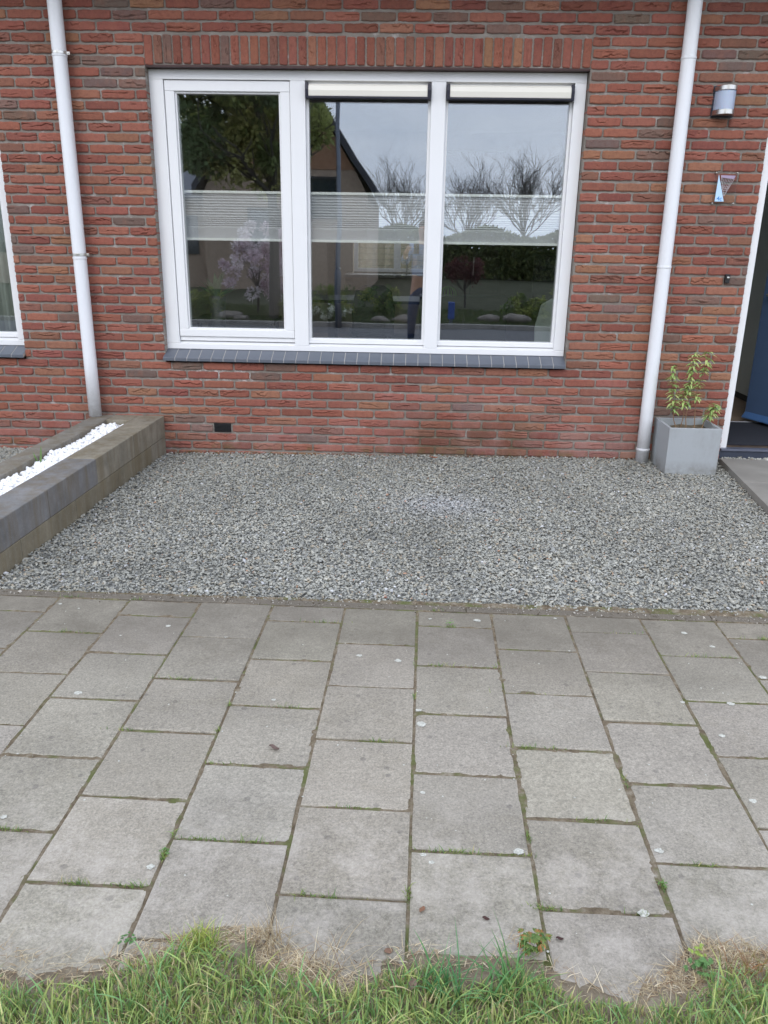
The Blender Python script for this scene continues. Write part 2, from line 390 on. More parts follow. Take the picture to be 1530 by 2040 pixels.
# lichen spots on the tiles: irregular thin patches
def px_ground(u_, v_, z=0.):
    d = cam_R @ Vector(((u_ - 765) / 1591.29, (1020 - v_) / 1591.29, -1)); t = (z - CAM[2]) / d.z
    return CAM[0] + t * d.x, CAM[1] + t * d.y
cam_R = cam.rotation_euler.to_matrix()
LICH = M('lichen', srgb(190, 190, 182), .95, spec=.1)
LICH.color(LICH.ramp(LICH.noise(160, 5, .8), [(.35, srgb(150, 148, 138)), (.62, srgb(206, 206, 196))])).bump(LICH.noise(300, 4), .8, .002)
b = MB()
spots = [(120,1203,5,1),(157,1212,3,1),(335,1247,6,1),(450,1269,5,1),(624,1306,7,1),(155,1381,10,1),(716,1306,7,.7),(793,1316,8,1),(951,1236,8,1),
 (857,1233,4,1),(834,1415,7,.8),(839,1443,12,1),(842,1579,6,.6),(545,1394,5,.5),(805,1388,4,.6),(1106,1232,4,1),(1173,1246,4,1),(1363,1261,7,1),(1419,1288,6,1),(1134,1297,3,.6),
 (1261,1324,4,1),(1456,1402,9,.5),(1439,1466,8,.8),(1360,1399,5,.6),(1520,1350,9,.7),(1500,1596,9,.6),(1033,1697,12,.7),(860,1718,7,.5),(843,1703,7,.5),(1313,1695,10,.4),(1282,1820,14,.6),(664,1806,7,.6),
 (690,1808,7,.6),(8,1628,8,.6),(300,1727,10,.4),(682,1640,2,1),(697,1646,2,1),(711,1650,2,1),(600,1713,2,1),(616,1717,2,1),(667,1428,4,.5),(850,1630,2,1),(1095,1780,3,.8),(908,1655,2,1),(240,1266,3,1),(365,1270,3,1)]
for (px, py, s_, al) in spots:
    x, y = px_ground(px, py); x2, _ = px_ground(px + s_, py); r = (x2 - x) * .9
    n = 22; vs = [(x, y, .0011)] + [(x + r * math.cos(t) * k, y + r * .85 * math.sin(t) * k, .0007) for t, k in [(2 * math.pi * j / n, random.uniform(.72, 1.12)) for j in range(n)]]
    b.add(vs, [(0, 1 + j, 1 + (j + 1) % n) for j in range(n)])
for _ in range(240):
    x, y = random.uniform(-1, 3.6), random.uniform(-4.4, -2.65); r = random.uniform(.0012, .0035); n = 6
    b.add([(x, y, .0016)] + [(x + r * math.cos(t), y + r * math.sin(t), .001) for t in [2 * math.pi * j / n for j in range(n)]], [(0, 1 + j, 1 + (j + 1) % n) for j in range(n)])
b.build('lichen', LICH.m, pav)

# ================================================================== gravel
def stone_var(k, flat=.55, sub=False):
    """a rough angular chip: convex hull of random points"""
    import bmesh
    out = []
    for i in range(k):
        r = np.random.default_rng(100 + i + (500 if sub else 0)); bm = bmesh.new()
        if sub:
            bmesh.ops.create_icosphere(bm, subdivisions=2, radius=1)
            for v in bm.verts:
                n = mnoise.noise(v.co * 1.1 + Vector((i * 7.1, 0, 0))); v.co *= 1 + .35 * n
                v.co.x *= 1.15; v.co.y *= .9; v.co.z *= .72
        else:
            for _ in range(13):
                p = r.normal(size=3); p /= np.linalg.norm(p); p *= r.uniform(.8, 1.1)
                bm.verts.new((p[0] * 1.15, p[1] * .85, p[2] * flat))
            h = bmesh.ops.convex_hull(bm, input=bm.verts)
            bmesh.ops.delete(bm, geom=[v for v in bm.verts if not v.link_faces], context='VERTS')
            bmesh.ops.triangulate(bm, faces=bm.faces)
        bm.verts.index_update()
        out.append((np.array([v.co[:] for v in bm.verts]), np.array([[v.index for v in f.verts] for f in bm.faces]))); bm.free()
    return out
def scatter(name, P, S, vars_, colors, mat, tilt=.5, smooth=False, **kw):
    N = len(P); which = rng.integers(0, len(vars_), N); Vs, Fs, Cs = [], [], []; off = 0
    ax = rng.normal(0, tilt, N); ay = rng.normal(0, tilt, N); az = rng.uniform(0, 2 * np.pi, N)
    for k, (v, f) in enumerate(vars_):
        s = np.where(which == k)[0]
        if not len(s): continue
        ca, sa, cb, sb, cc, sc_ = np.cos(ax[s]), np.sin(ax[s]), np.cos(ay[s]), np.sin(ay[s]), np.cos(az[s]), np.sin(az[s])
        v0 = v[None] * S[s][:, None, None]
        y1 = v0[..., 1] * ca[:, None] - v0[..., 2] * sa[:, None]; z1 = v0[..., 1] * sa[:, None] + v0[..., 2] * ca[:, None]; x1 = v0[..., 0]
        x2 = x1 * cb[:, None] + z1 * sb[:, None]; z2 = -x1 * sb[:, None] + z1 * cb[:, None]
        x3 = x2 * cc[:, None] - y1 * sc_[:, None]; y3 = x2 * sc_[:, None] + y1 * cc[:, None]
        VV = np.stack([x3, y3, z2], -1) + P[s][:, None, :]
        FF = f[None] + (off + np.arange(len(s)) * len(v))[:, None, None]; off += len(s) * len(v)
        Vs.append(VV.reshape(-1, 3)); Fs.append(FF.reshape(-1, 3)); Cs.append(np.repeat(colors[s], len(v), 0))
    return np_mesh(name, np.concatenate(Vs), np.concatenate(Fs), mat, col=np.concatenate(Cs), smooth=smooth, **kw)
def gz(x, y):
    """height of the gravel surface"""
    t = np.clip((y + 2.5) / 2.5, 0, 1); s = np.clip((2.6 - x) / 2.6, 0, 1)
    return -.004 - .030 * t * s - .012 * (1 - t)
def gravel_cols(N, P=None):
    pal = np.array([srgb(126, 129, 128), srgb(140, 142, 139), srgb(108, 112, 115), srgb(150, 150, 145), srgb(132, 129, 119), srgb(92, 95, 98), srgb(140, 128, 112), srgb(190, 190, 186), srgb(158, 116, 92), srgb(214, 212, 206)])
    p = np.array([.26, .24, .16, .12, .10, .05, .04, .012, .004, .004]); p /= p.sum()
    c = pal[rng.choice(len(pal), N, p=p)] * rng.uniform(.86, 1.12, (N, 1)); c = c * .62 + .21 * np.array(srgb(134, 133, 126)); c = c * .88 + c.mean(1, keepdims=True) * np.array([[1.02, 1.02, .99]]) * .12; return np.clip(c * 1.85 * np.array([[1.0, .97, .905]]), 0, .55)
pick_ = lambda pal, N: np.array(pal)[rng.integers(0, len(pal), N)] * rng.uniform(.8, 1.2, (N, 1))
pl_r = lambda y: -.231 + .0225 * y      # right face of the planter
XL, XR, YF, YB = -.33, 4.1, -2.556, -.002
N = 118000
P = np.stack([rng.uniform(XL, XR, N), rng.uniform(YF - .03, YB, N), np.zeros(N)], 1)
# size grows slightly random
S = rng.lognormal(math.log(.0069), .25, N)
edge_y = OY + .055 - .0165 * (P[:, 0] - OX)
path_x = 3.722 + (-.06 - P[:, 1]) * -.11
keep = (P[:, 1] > edge_y + rng.uniform(-.012, .012, N) ** 1) & (P[:, 0] > pl_r(P[:, 1]) + .003) & (P[:, 0] < path_x - .004)
keep &= ~((P[:, 0] > 3.245) & (P[:, 0] < 3.585) & (P[:, 1] > -.365) & (P[:, 1] < -.025))
P, S = P[keep], S[keep]
P[:, 2] = gz(P[:, 0], P[:, 1]) + rng.uniform(-.012, .006, len(P)) + .012 * np.array([mnoise.noise(Vector((x * 2.2, y * 2.2, 0))) for x, y in P[:, :2]]) * .5
SV = stone_var(14)
gc = gravel_cols(len(P)); lf = np.array([mnoise.noise(Vector((x * 1.6, y * 1.6, 5.))) + .5 * mnoise.noise(Vector((x * 5, y * 5, 1.))) for x, y in P[:, :2]])
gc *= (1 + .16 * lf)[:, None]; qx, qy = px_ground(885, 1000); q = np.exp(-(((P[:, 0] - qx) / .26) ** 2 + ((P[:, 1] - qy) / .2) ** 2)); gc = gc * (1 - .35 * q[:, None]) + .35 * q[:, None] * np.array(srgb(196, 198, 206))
scatter('gravel', P, S, SV, gc, GSTONE, .32)
gv = D.objects['gravel']; tag(gv, 'grey crushed stone gravel covering the bed under the big window', 'gravel', kind='stuff')
gb = MB(); nxx = 30
X, Y = np.meshgrid(np.linspace(-.3, 4.0, 60), np.linspace(-2.59, 0.02, 40)); Z = gz(X, Y) - .013
idx = np.arange(2400).reshape(40, 60)
FQ = np.stack([idx[:-1, :-1].ravel(), idx[:-1, 1:].ravel(), idx[1:, 1:].ravel(), idx[1:, :-1].ravel()], 1)
BED = plain('gravel_bed_dirt', (.2, .2, .185), .95, var=.4, scale=30, bump=1)
np_mesh('gravel_bed', np.stack([X.ravel(), Y.ravel(), Z.ravel()], 1), FQ, BED); tag(D.objects['gravel_bed'], kind='structure')
N = 1500; cu = rng.uniform(-1.9, 2.6, N); cv = -.03 + rng.normal(0, .024, N); cx_ = OX + cu * math.cos(ANG) + cv * math.sin(ANG); cy_ = OY + cu * math.sin(ANG) - cv * math.cos(ANG)
P = np.stack([cx_, cy_, np.full(N, .0005)], 1); kk = P[:, 0] > -.33; P = P[kk]
scatter('edge_crumbs', P, rng.lognormal(math.log(.0024), .45, len(P)), SV, pick_([srgb(120, 112, 100), srgb(150, 142, 130), srgb(98, 90, 78), srgb(176, 170, 160)], len(P)), GSTONE, .6)
tag(D.objects['edge_crumbs'], 'soil crumbs and grit along the seam of gravel and paving', 'grit', kind='stuff')
# neighbour's gravel left of the planter
N = 22000
P = np.stack([rng.uniform(-2.4, -.74, N), rng.uniform(-.86, -.002, N), rng.uniform(-.035, -.018, N)], 1); P[:, 2] += -.01
P = P[P[:, 0] < -.735 + .02 * P[:, 1]]
S = rng.lognormal(math.log(.009), .25, len(P))
scatter('neighbour_gravel', P, S, SV, gravel_cols(len(P)), GSTONE, .45)
tag(D.objects['neighbour_gravel'], 'grey gravel strip along the wall left of the low planter', 'gravel', kind='stuff')
b = MB().box(-2.6, -.78, -2.6, -.86, -.13, -.045); 
tag(b.build('neighbour_path', plain('dark_paving', srgb(78, 76, 74), .9, var=.2), bevel=.006), kind='structure')
b = MB().box(-2.6, -.78, -.86, .02, -.13, -.045); tag(b.build('neighbour_bed', BED), kind='structure')

# ================================================================== planter of stacked concrete blocks with white pebbles
pl = empty('block_planter', (-.48, -1.3, 0), 0, 'low long planter of stacked grey concrete blocks filled with white pebbles', 'planter')
pl.location = (0, 0, 0)
def skew(x, y): return x + .0225 * y
cols_b = {'o': srgb(138, 132, 118), 'b': srgb(120, 119, 118), 'd': srgb(130, 126, 118), 'y': srgb(126, 119, 102)}
V, F, C = [], [], []; nvb = 0
def block(xa, xb, ya, yb, z0, z1, col, bev=.003):
    global nvb
    vs = []
    for (ins, z) in ((bev, z0), (0, z0 + bev), (0, z1 - bev), (bev, z1)):
        for (x, y) in ((xa + ins, ya + ins), (xb - ins, ya + ins), (xb - ins, yb - ins), (xa + ins, yb - ins)): vs.append((skew(x, y), y, z))
    V.extend(vs); C.extend([col] * 16)
    for r in range(3):
        for j in range(4):
            a = nvb + r * 4 + j; c = nvb + r * 4 + (j + 1) % 4; F.append((a, c, c + 4, a + 4))
    F.append((nvb, nvb + 3, nvb + 2, nvb + 1)); F.append((nvb + 12, nvb + 13, nvb + 14, nvb + 15)); nvb += 16
xr0, xr1, xl0, xl1 = -.41, -.231, -.721, -.583
T1, T0 = .083, .233
ys = [-.006, -.617, -1.222, -1.83, -2.44]
cr_ = ['o', 'o', 'b', 'b']
for i in range(4):
    block(xr0, xr1, ys[i + 1] + .0015, ys[i] - .0015, T1 + .001, T0, cols_b[cr_[i]]) if i else None
    if i == 0:
        block(xr0, xr1, -.617 + .0015, -.006, T1 + .001, T0, cols_b['o'])
    block(xl0, xl1, ys[i + 1] + .0015, ys[i] - .0015, T1 + .001, T0, cols_b['d'])
block(xl1 + .001, xr0 - .001, -.176, -.006, T1 + .001, T0, cols_b['o'])
ysl = [-.006, -.31, -.92, -1.53, -2.14, -2.44]
for i in range(5):
    block(xr0, xr1, ysl[i + 1] + .0015, ysl[i] - .0015, -.12, T1 - .001, cols_b['oyyyy'[i]])
    block(xl0, xl1, ysl[i + 1] + .0015, ysl[i] - .0015, -.12, T1 - .001, cols_b['d'])
for z0, z1 in ((-.12, T1 - .001), (T1 + .001, T0)): block(xl1 + .001, xr0 - .001, -2.44, -2.29, z0, z1, cols_b['b'])
np_mesh('block_wall', np.array(V), np.array(F), BLOCK, parent=pl, col=np.array(C))
b = MB().box(xl1 - .02, xr0 + .0, -2.29, -.17, .0, .165)
for i, v in enumerate(b.v): b.v[i] = (skew(v[0], v[1]), v[1], v[2])
b.build('planter_soil', SOILM, pl)
WV = stone_var(8, sub=True)
N = 3000
P = np.stack([rng.uniform(xl1 + .008, xr0 - .008, N), rng.uniform(-2.28, -.186, N), np.zeros(N)], 1)
P[:, 2] = rng.uniform(.170, .208, N) + .008 * np.sin(P[:, 1] * 9 + P[:, 0] * 14); P[:, 0] = skew(P[:, 0], P[:, 1])
S = rng.lognormal(math.log(.0125), .22, N)
c = np.array([[.92, .925, .93]]) * rng.uniform(.88, 1.08, (N, 1)); gi = rng.random(N) < .03; c[gi] *= .55
scatter('white_pebbles', P, S, WV, np.clip(c, 0, .93), WSTONE, .5, True)
tag(D.objects['white_pebbles'], 'white pebbles filling the trough of the low block planter', 'pebbles', kind='stuff')

# ================================================================== HOUSE
H0, KG, H = 0, 43.85, .06335
house = empty('brick_house', (1.2, 0, 0), 0, 'red brick terraced house with white framed window and downpipes', 'house')
house.location = (0, 0, 0)
WX0, WX1 = -.192, 2.596
OPEN = [(WX0, WX1, .62, 2.655), (-3.6, -1.187, .62, 2.655), (3.737, 4.70, -1, 2.655)]
OPEN_M = [(WX0, WX1, .60, 2.462), (-3.6, -1.187, .60, 2.462), (3.737, 4.70, -1, 2.462)]
PAL = [(srgb(149, 80, 68), .28), (srgb(156, 88, 74), .21), (srgb(138, 72, 62), .16), (srgb(154, 98, 78), .12), (srgb(160, 108, 84), .04), (srgb(134, 84, 72), .06), (srgb(122, 92, 86), .03), (srgb(108, 88, 84), .02)]
pw = np.array([p[1] for p in PAL]); pw /= pw.sum(); PC = np.array([p[0] for p in PAL]); PC = PC * .84 + .16 * np.array(srgb(152, 124, 116))
BV, BF, BC = [], [], []; bo = 0
def brick(x0, x1, z0, z1, vert=False, deep=(0, 0), back=.03):
    """one brick face: hand-made surface with folds, ragged outline; deep=(left,right) reveals into an opening"""
    global bo
    Lx, Lz = x1 - x0, z1 - z0
    NX, NZ = max(4, int(Lx / .0062)), max(4, int(Lz / .0056))
    u = np.linspace(0, 1, NX + 1); v = np.linspace(0, 1, NZ + 1); U, W_ = np.meshgrid(u, v)
    s = U * Lx; t = W_ * Lz
    S_, T_, LS, LT = (t, s, Lz, Lx) if vert else (s, t, Lx, Lz)
    y = np.full_like(s, rng.normal(-.001, .0012)) + rng.normal(0, .004) * (U - .5) * .5
    nc = rng.choice([0, 1, 2, 3, 4], p=[.34, .24, .20, .14, .08])
    for _ in range(nc):
        c0 = rng.uniform(.2, .8) * LT; a = rng.uniform(.001, .009); fr = rng.uniform(8, 85); ph = rng.uniform(0, 6.3)
        sl = rng.uniform(-.09, .09); s0 = rng.uniform(-.2, .55) * LS; s1 = s0 + rng.uniform(.15, .95) * LS
        path = c0 + a * np.sin(S_ * fr + ph) + .4 * a * np.sin(S_ * fr * 2.7 + ph * 2) + sl * (S_ - LS / 2)
        env = np.clip((S_ - s0) / .018, 0, 1) * np.clip((s1 - S_) / .018, 0, 1)
        d = T_ - path; dep = rng.uniform(.0025, .0085); wd = rng.uniform(.0020, .0040)
        y += env * dep * (np.exp(-(d / wd) ** 2) - .45 * np.exp(-((d - 2.2 * wd) / (2.5 * wd)) ** 2))
    e = np.minimum(np.minimum(s, Lx - s), np.minimum(t, Lz - t)); y += .0035 * np.clip(1 - e / .006, 0, 1) ** 2
    y += rng.normal(0, .00035, y.shape)
    ox = rng.uniform(0, 100); jx = .0017; xx = x0 + s; zz = z0 + t
    nb = np.sin(t * 160 + ox) * .5 + np.sin(t * 370 + ox * 2) * .5; nc2 = np.sin(s * 75 + ox) * .5 + np.sin(s * 190 + ox * 3) * .3 + np.sin(s * 430 + ox) * .2
    xx = xx + jx * nb * (np.abs(U - .5) * 2) ** 6 * np.sign(U - .5) * -1 + 0; zz = zz + .0022 * nc2 * (np.abs(W_ - .5) * 2) ** 6
    if rng.random() < .22:
        cu_, cw_ = rng.integers(0, 2), rng.integers(0, 2); rr = np.hypot((s - cu_ * Lx) / 1.4, t - cw_ * Lz); y += .008 * np.clip(1 - rr / rng.uniform(.010, .022), 0, 1)
    # rounded corners
    cx = np.clip(np.abs(U - .5) * 2, 0, 1) ** 10; cz = np.clip(np.abs(W_ - .5) * 2, 0, 1) ** 6
    zz = zz - np.sign(W_ - .5) * .004 * cx * cz
    n1, n2 = NX + 1, NZ + 1; front = np.stack([xx, y, zz], -1).reshape(-1, 3)
    id_ = np.arange(n1 * n2).reshape(n2, n1)
    f = np.stack([id_[:-1, :-1].ravel(), id_[:-1, 1:].ravel(), id_[1:, 1:].ravel(), id_[1:, :-1].ravel()], 1)
    ring = np.concatenate([id_[0, :], id_[1:, -1], id_[-1, -2::-1], id_[-2:0:-1, 0]])
    bk = front[ring].copy(); yb = np.full(len(ring), back)
    isl = ring % n1 == 0; isr = ring % n1 == n1 - 1
    if deep[0] or deep[1]: yb[:] = .1
    bk[:, 1] = yb
    m = len(ring); r2 = np.arange(m) + n1 * n2; nx_ = np.roll(np.arange(m), -1)
    fs = np.stack([ring[nx_], ring, r2, r2[nx_]], 1)
    BV.append(np.concatenate([front, bk])); BF.append(np.concatenate([f, fs]) + bo); bo += len(front) + m
    c = PC[rng.choice(len(PC), p=pw)] * rng.uniform(.86, 1.12); c = c * .93 * np.array([.98, rng.uniform(1.0, 1.12), rng.uniform(.92, 1.04)]); BC.append(np.tile(c, (len(front) + m, 1)))
XMIN, XMAX = -4.0, 6.4
for k in range(-5, 46):
    z1 = (KG - k) * H - .0074; z0 = (KG - k - 1) * H + .0074; zc = (z0 + z1) / 2
    offs = -.042 + (0 if k % 2 else .11)
    js = [offs + i * .22 + rng.normal(0, .0028) for i in range(-20, 32)]; js = [j for j in js if XMIN - .3 < j < XMAX + .3]
    for a, c in zip(js[:-1], js[1:]):
        segs = [(a, c, 0, 0)]
        if k == 41: 
            ns = []
            for (p, q_, l, r) in segs:
                if q_ < .127 or p > .25: ns.append((p, q_, l, r))
                else:
                    if p < .127 - .02: ns.append((p, .122, l, 0))
                    if q_ > .25 + .02: ns.append((.256, q_, 0, r))
            segs = ns
        for (ox0, ox1, oz0, oz1) in OPEN:
            ns = []
            for (p, q_, l, r) in segs:
                if not (oz0 < zc < oz1) or q_ < ox0 or p > ox1: ns.append((p, q_, l, r)); continue
                if p < ox0 - .012: ns.append((p, ox0 + .006, l, 1))
                if q_ > ox1 + .012: ns.append((ox1 - .006, q_, 1, r))
            segs = ns
        for (p, q_, l, r) in segs:
            g0 = rng.uniform(.0052, .0074)
            if q_ - p - 2 * g0 > .02:
                zj = rng.normal(0, .0009)
                brick(p + g0, q_ - g0, z0 + zj, z1 + zj, deep=(l, r))
for (a, c) in ((WX0, WX1), (-3.6, -1.187), (3.737, 4.70)):     # soldier courses
    n = round((c - a) / .0606); 
    for i in range(n):
        x0 = a + (c - a) * i / n; x1 = a + (c - a) * (i + 1) / n
        zb = 2.478 + rng.normal(0, .002); brick(x0 + rng.uniform(.004, .0065), x1 - rng.uniform(.004, .0065), zb, 2.636 + rng.normal(0, .0025), vert=True, back=.095)
bw = np_mesh('wall', np.concatenate(BV), np.concatenate(BF), BRICK, parent=house, col=np.concatenate(BC), smooth=False)
# mortar bed behind the bricks (with the openings left free)
b = MB()
def panel(x0, x1, z0, z1, y0=.0085, y1=.10): b.box(x0, x1, y0, y1, z0, z1)
zt = 3.1
panel(-5, -3.6, -.12, zt); panel(-1.187, WX0, -.12, zt); panel(WX1, 3.737, -.12, zt); panel(4.70, 6.5, -.12, zt)
for a, c in ((-3.6, -1.187), (WX0, WX1)): panel(a, c, -.12, .612); panel(a, c, 2.462 + .012, zt)
panel(3.737, 4.70, 2.474, zt)
b.build('mortar', MORTAR, house)
b = MB()
for a, c in ((-3.6, -1.187), (WX0, WX1), (3.737, 4.70)): b.box(a + .002, c - .002, .006, .1, 2.462, 2.4735)
b.build('lintel', LINT, house)
b = MB().box(.128, .249, .004, .05, .122, .186)
for i in range(6): b.box(.13, .247, -.002, .004, .127 + i * .0098, .1305 + i * .0098)
b.build('air_vent', BLACK, house)
# inner leaf, floors, ceiling of the rooms
INW = plain('inner_wall_plaster', srgb(150, 142, 132), .9, var=.03)
INF = plain('inner_floor_wood', srgb(140, 120, 102), .5, var=.25, scale=5)
b = MB()
b.box(-5, -3.6, .12, .3, -.1, 3.0); b.box(-1.187, WX0, .12, .3, -.1, 3.0); b.box(WX1, 3.72, .12, .3, -.1, 3.0); b.box(4.70, 6.5, .12, .3, -.1, 3)
for a, c in ((-3.6, -1.187), (WX0, WX1)): b.box(a, c, .2, .3, -.1, .69); b.box(a, c, .2, .3, 2.46, 3.0)
b.box(3.72, 4.70, .12, .3, 2.46, 3)
b.box(-.5, -.36, .3, 8, .1, 2.65); b.box(3.3, 3.44, .3, 8, .1, 2.65); b.box(4.64, 4.78, .3, 6, .1, 2.65); b.box(3.44, 4.64, 5.9, 6, .1, 2.65)
b.box(-5, -.5, 3.0, 3.1, .1, 2.65)
# back wall with a window at x .55-1.75, z 1.1-1.9 and a door opening
b.box(-.36, .60, 7.0, 7.15, .1, 2.65); b.box(1.95, 3.3, 7.0, 7.15, .1, 2.65); b.box(.62, 1.95, 7, 7.15, .1, 1.02); b.box(.62, 1.95, 7, 7.15, 2.2, 2.65)
b.build('inner_wall', INW, house)
b = MB().box(-5, 6.5, .1, 8, 0, .098); b.build('inner_floor', INF, house)
b = MB().box(-5, 6.5, .1, 4.6, 2.65, 2.8).box(-5, .2, 4.6, 7.0, 2.65, 2.8).box(2.0, 3.5, 4.6, 7.0, 2.65, 2.8).box(4.62, 6.5, 4.6, 7, 2.65, 2.8).box(.2, 2.0, 4.6, 5.3, 2.65, 2.8).box(-.36, 3.3, 4.5, 4.6, 1.98, 2.649).box(-5, 6.5, 7.0, 7.4, 2.65, 2.8); b.build('ceiling', plain('ceiling_white', (.4, .4, .38), .9), house)  # added unseen openings light kitchen and hall; added beam hides the lit ceiling
# roof edge
EAV = plain('eaves_board', srgb(120, 108, 98), .7)
b = MB().box(-5, 6.5, -.42, .0, 3.08, 3.12); b.build('eaves', EAV, house)
ZN = plain('zinc_gutter', srgb(120, 124, 128), .5, .6)
b = MB(); prof = [(-.49 + .07 * math.cos(t), 3.17 + .07 * math.sin(t)) for t in [math.pi + math.pi * i / 10 for i in range(11)]]
prof2 = [(-.49 + .064 * math.cos(t), 3.17 + .064 * math.sin(t)) for t in [math.pi + math.pi * i / 10 for i in range(11)]][::-1]
b.prism(prof + prof2, -5, 6.5, 'x'); b.build('gutter', ZN, house)
b = MB().prism([(-.5, 3.2), (-.5, 3.27), (2.1, 5.1), (4.55, 3.1), (4.55, 3.0), (2.1, 5.0)], -5, 6.5, 'x'); b.build('roof', plain('roof_tiles', srgb(60, 58, 60), .8, var=.2), house)  # back slope cut short, shaped to let daylight reach the ceiling openings

# ---------------------------------------------------------------- windows
ZB, ZT = .702, 2.460       # frame outer bottom / top
FY = .070                  # frame front plane
def window(x0, x1, lights, parent, first=True):
    """lights: list of (xa, xb, kind) clear openings; kind 'sash' or 'fixed'"""
    fr = MB()
    # outer frame rails and posts butt end to end; front planes 2 mm apart
    fr.box(x0, x1, FY, .2, ZT - .056, ZT)                        # head
    fr.box(x0, x1, FY, .2, ZB, ZB + .036)                          # cill face
    fr.prism([(FY, ZB + .036), (.125, ZB + .052), (.2, ZB + .052), (.2, ZB + .036)], x0, x1, 'x')
    xs = [x0] + [v for l in lights for v in l[:2]] + [x1]
    for i in range(0, len(xs), 2): fr.box(xs[i], xs[i + 1], FY + .0015, .2, ZB + .038, ZT - .056)
    f = fr.build('window', WHITE, parent, bevel=.002)
    for (xa, xb, kind) in lights:
        zb, zt_ = ZB + .052, ZT - .056
        if kind == 'sash':
            s = MB(); a = .066
            s.box(xa + .003, xb - .003, .082, .15, zb + .034, zb + .034 + .052)                # bottom
            s.box(xa + .003, xb - .003, .082, .15, zt_ - a, zt_ - .003)
            s.box(xa + .003, xa + a, .083, .15, zb + .086, zt_ - a); s.box(xb - a, xb - .003, .083, .15, zb + .086, zt_ - a)
            s.build('sash', WHITE, f, bevel=.004)
            t = MB(); g0, g1, h0, h1 = xa + a, xb - a, zb + .086, zt_ - a
            for q in ((g0, g1, h0, h0 + .008), (g0, g1, h1 - .012, h1), (g0, g0 + .011, h0 + .008, h1 - .012), (g1 - .011, g1, h0 + .008, h1 - .012)): t.box(q[0], q[1], .098, .148, q[2], q[3])
            t.build('glazing_bead', WHITE, f, bevel=.002)
            t = MB().box(xa + .003, xb - .003, .095, .15, zb + .004, zb + .031); t.build('drip_profile', WHITE, f, bevel=.002)
            p = MB().box(g0 + .006, g1 - .006, .108, .130, h0 + .004, h1 - .006); p.build('pane', GLASS, f)
        else:
            t = MB(); 
            for q in ((xa, xb, zb, zb + .036), (xa, xb, zt_ - .03, zt_), (xa, xa + .018, zb + .036, zt_ - .03), (xb - .018, xb, zb + .036, zt_ - .03)): t.box(q[0], q[1], .105, .16, q[2], q[3])
            t.box(xa, xb, .098, .105, zb + .002, zb + .03)
            t.build('glazing_bead', WHITE, f, bevel=.002)
            p = MB().box(xa + .012, xb - .012, .118, .140, zb + .03, zt_ - .02); p.build('pane', GLASS, f)
    # sill of glazed tiles
    n = round((x1 - x0 + .015) / .0853); L_ = (x1 - x0 + .012) / n
    s = MB(); g = MB()
    P0 = [(-.036, .652), (.074, .7005), (.074, .68), (-.036, .6295)]
    for i in range(n):
        xa = x0 - .008 + i * L_; dz = random.uniform(-.0006, .0006)
        s.prism([(p[0], p[1] + dz) for p in P0], xa + .002, xa + L_ - .002, 'x')
    g.prism([(-.0345, .6505), (.074, .6985), (.074, .678), (-.0345, .631)], x0 - .005, x1 + .003, 'x')
    s.build('sill_tiles', SILLT, f, bevel=.002); g.build('sill_grout', GROUT, f)
    return f
window(-.192, 2.592, [(-.103, .713, 'sash'), (.811, 1.617, 'fixed'), (1.710, 2.520, 'fixed')], house)
window(-3.6, -1.190, [(-3.51, -2.5, 'fixed'), (-2.40, -1.262, 'fixed')], house)
# inside sills
b = MB().box(-.19, 2.59, .2, .44, .655, .69); b.box(-3.6, -1.19, .2, .44, .655, .69); b.build('inner_sill', plain('inner_sill_stone', srgb(120, 118, 116), .35), house)

# sunscreen cassettes above the two fixed lights
for i, (xa, xb) in enumerate(((.8135, 1.6145), (1.7125, 2.5175))):
    r = empty('sunscreen', ((xa + xb) / 2, .06, 2.34), 0, ['cream sunscreen cassette with dark end brackets above the middle pane', 'cream sunscreen cassette with dark end brackets above the right pane'][i], 'sunscreen', 'sunscreen cassettes on the window')
    o = (-(xa + xb) / 2, -.06, -2.34)
    def sh(b_): b_.v = [(v[0] + o[0], v[1] + o[1], v[2] + o[2]) for v in b_.v]; return b_
    pr = [(.040, 2.312), (.036, 2.345), (.044, 2.372), (.06, 2.384), (.104, 2.384), (.104, 2.312)]
    sh(MB().prism(pr, xa + .022, xb - .022, 'x')).build('cassette', CREAM, r, bevel=.002)
    for (e0, e1) in ((xa + .002, xa + .021), (xb - .021, xb - .002)):
        sh(MB().prism([(.036, 2.300), (.032, 2.350), (.046, 2.390), (.104, 2.390), (.104, 2.300)], e0, e1, 'x')).build('end_bracket', NAVY, r, bevel=.002)
    sh(MB().box(xa + .021, xb - .021, .034, .1, 2.300, 2.3105)).build('bottom_rail', NAVY, r, bevel=.001)

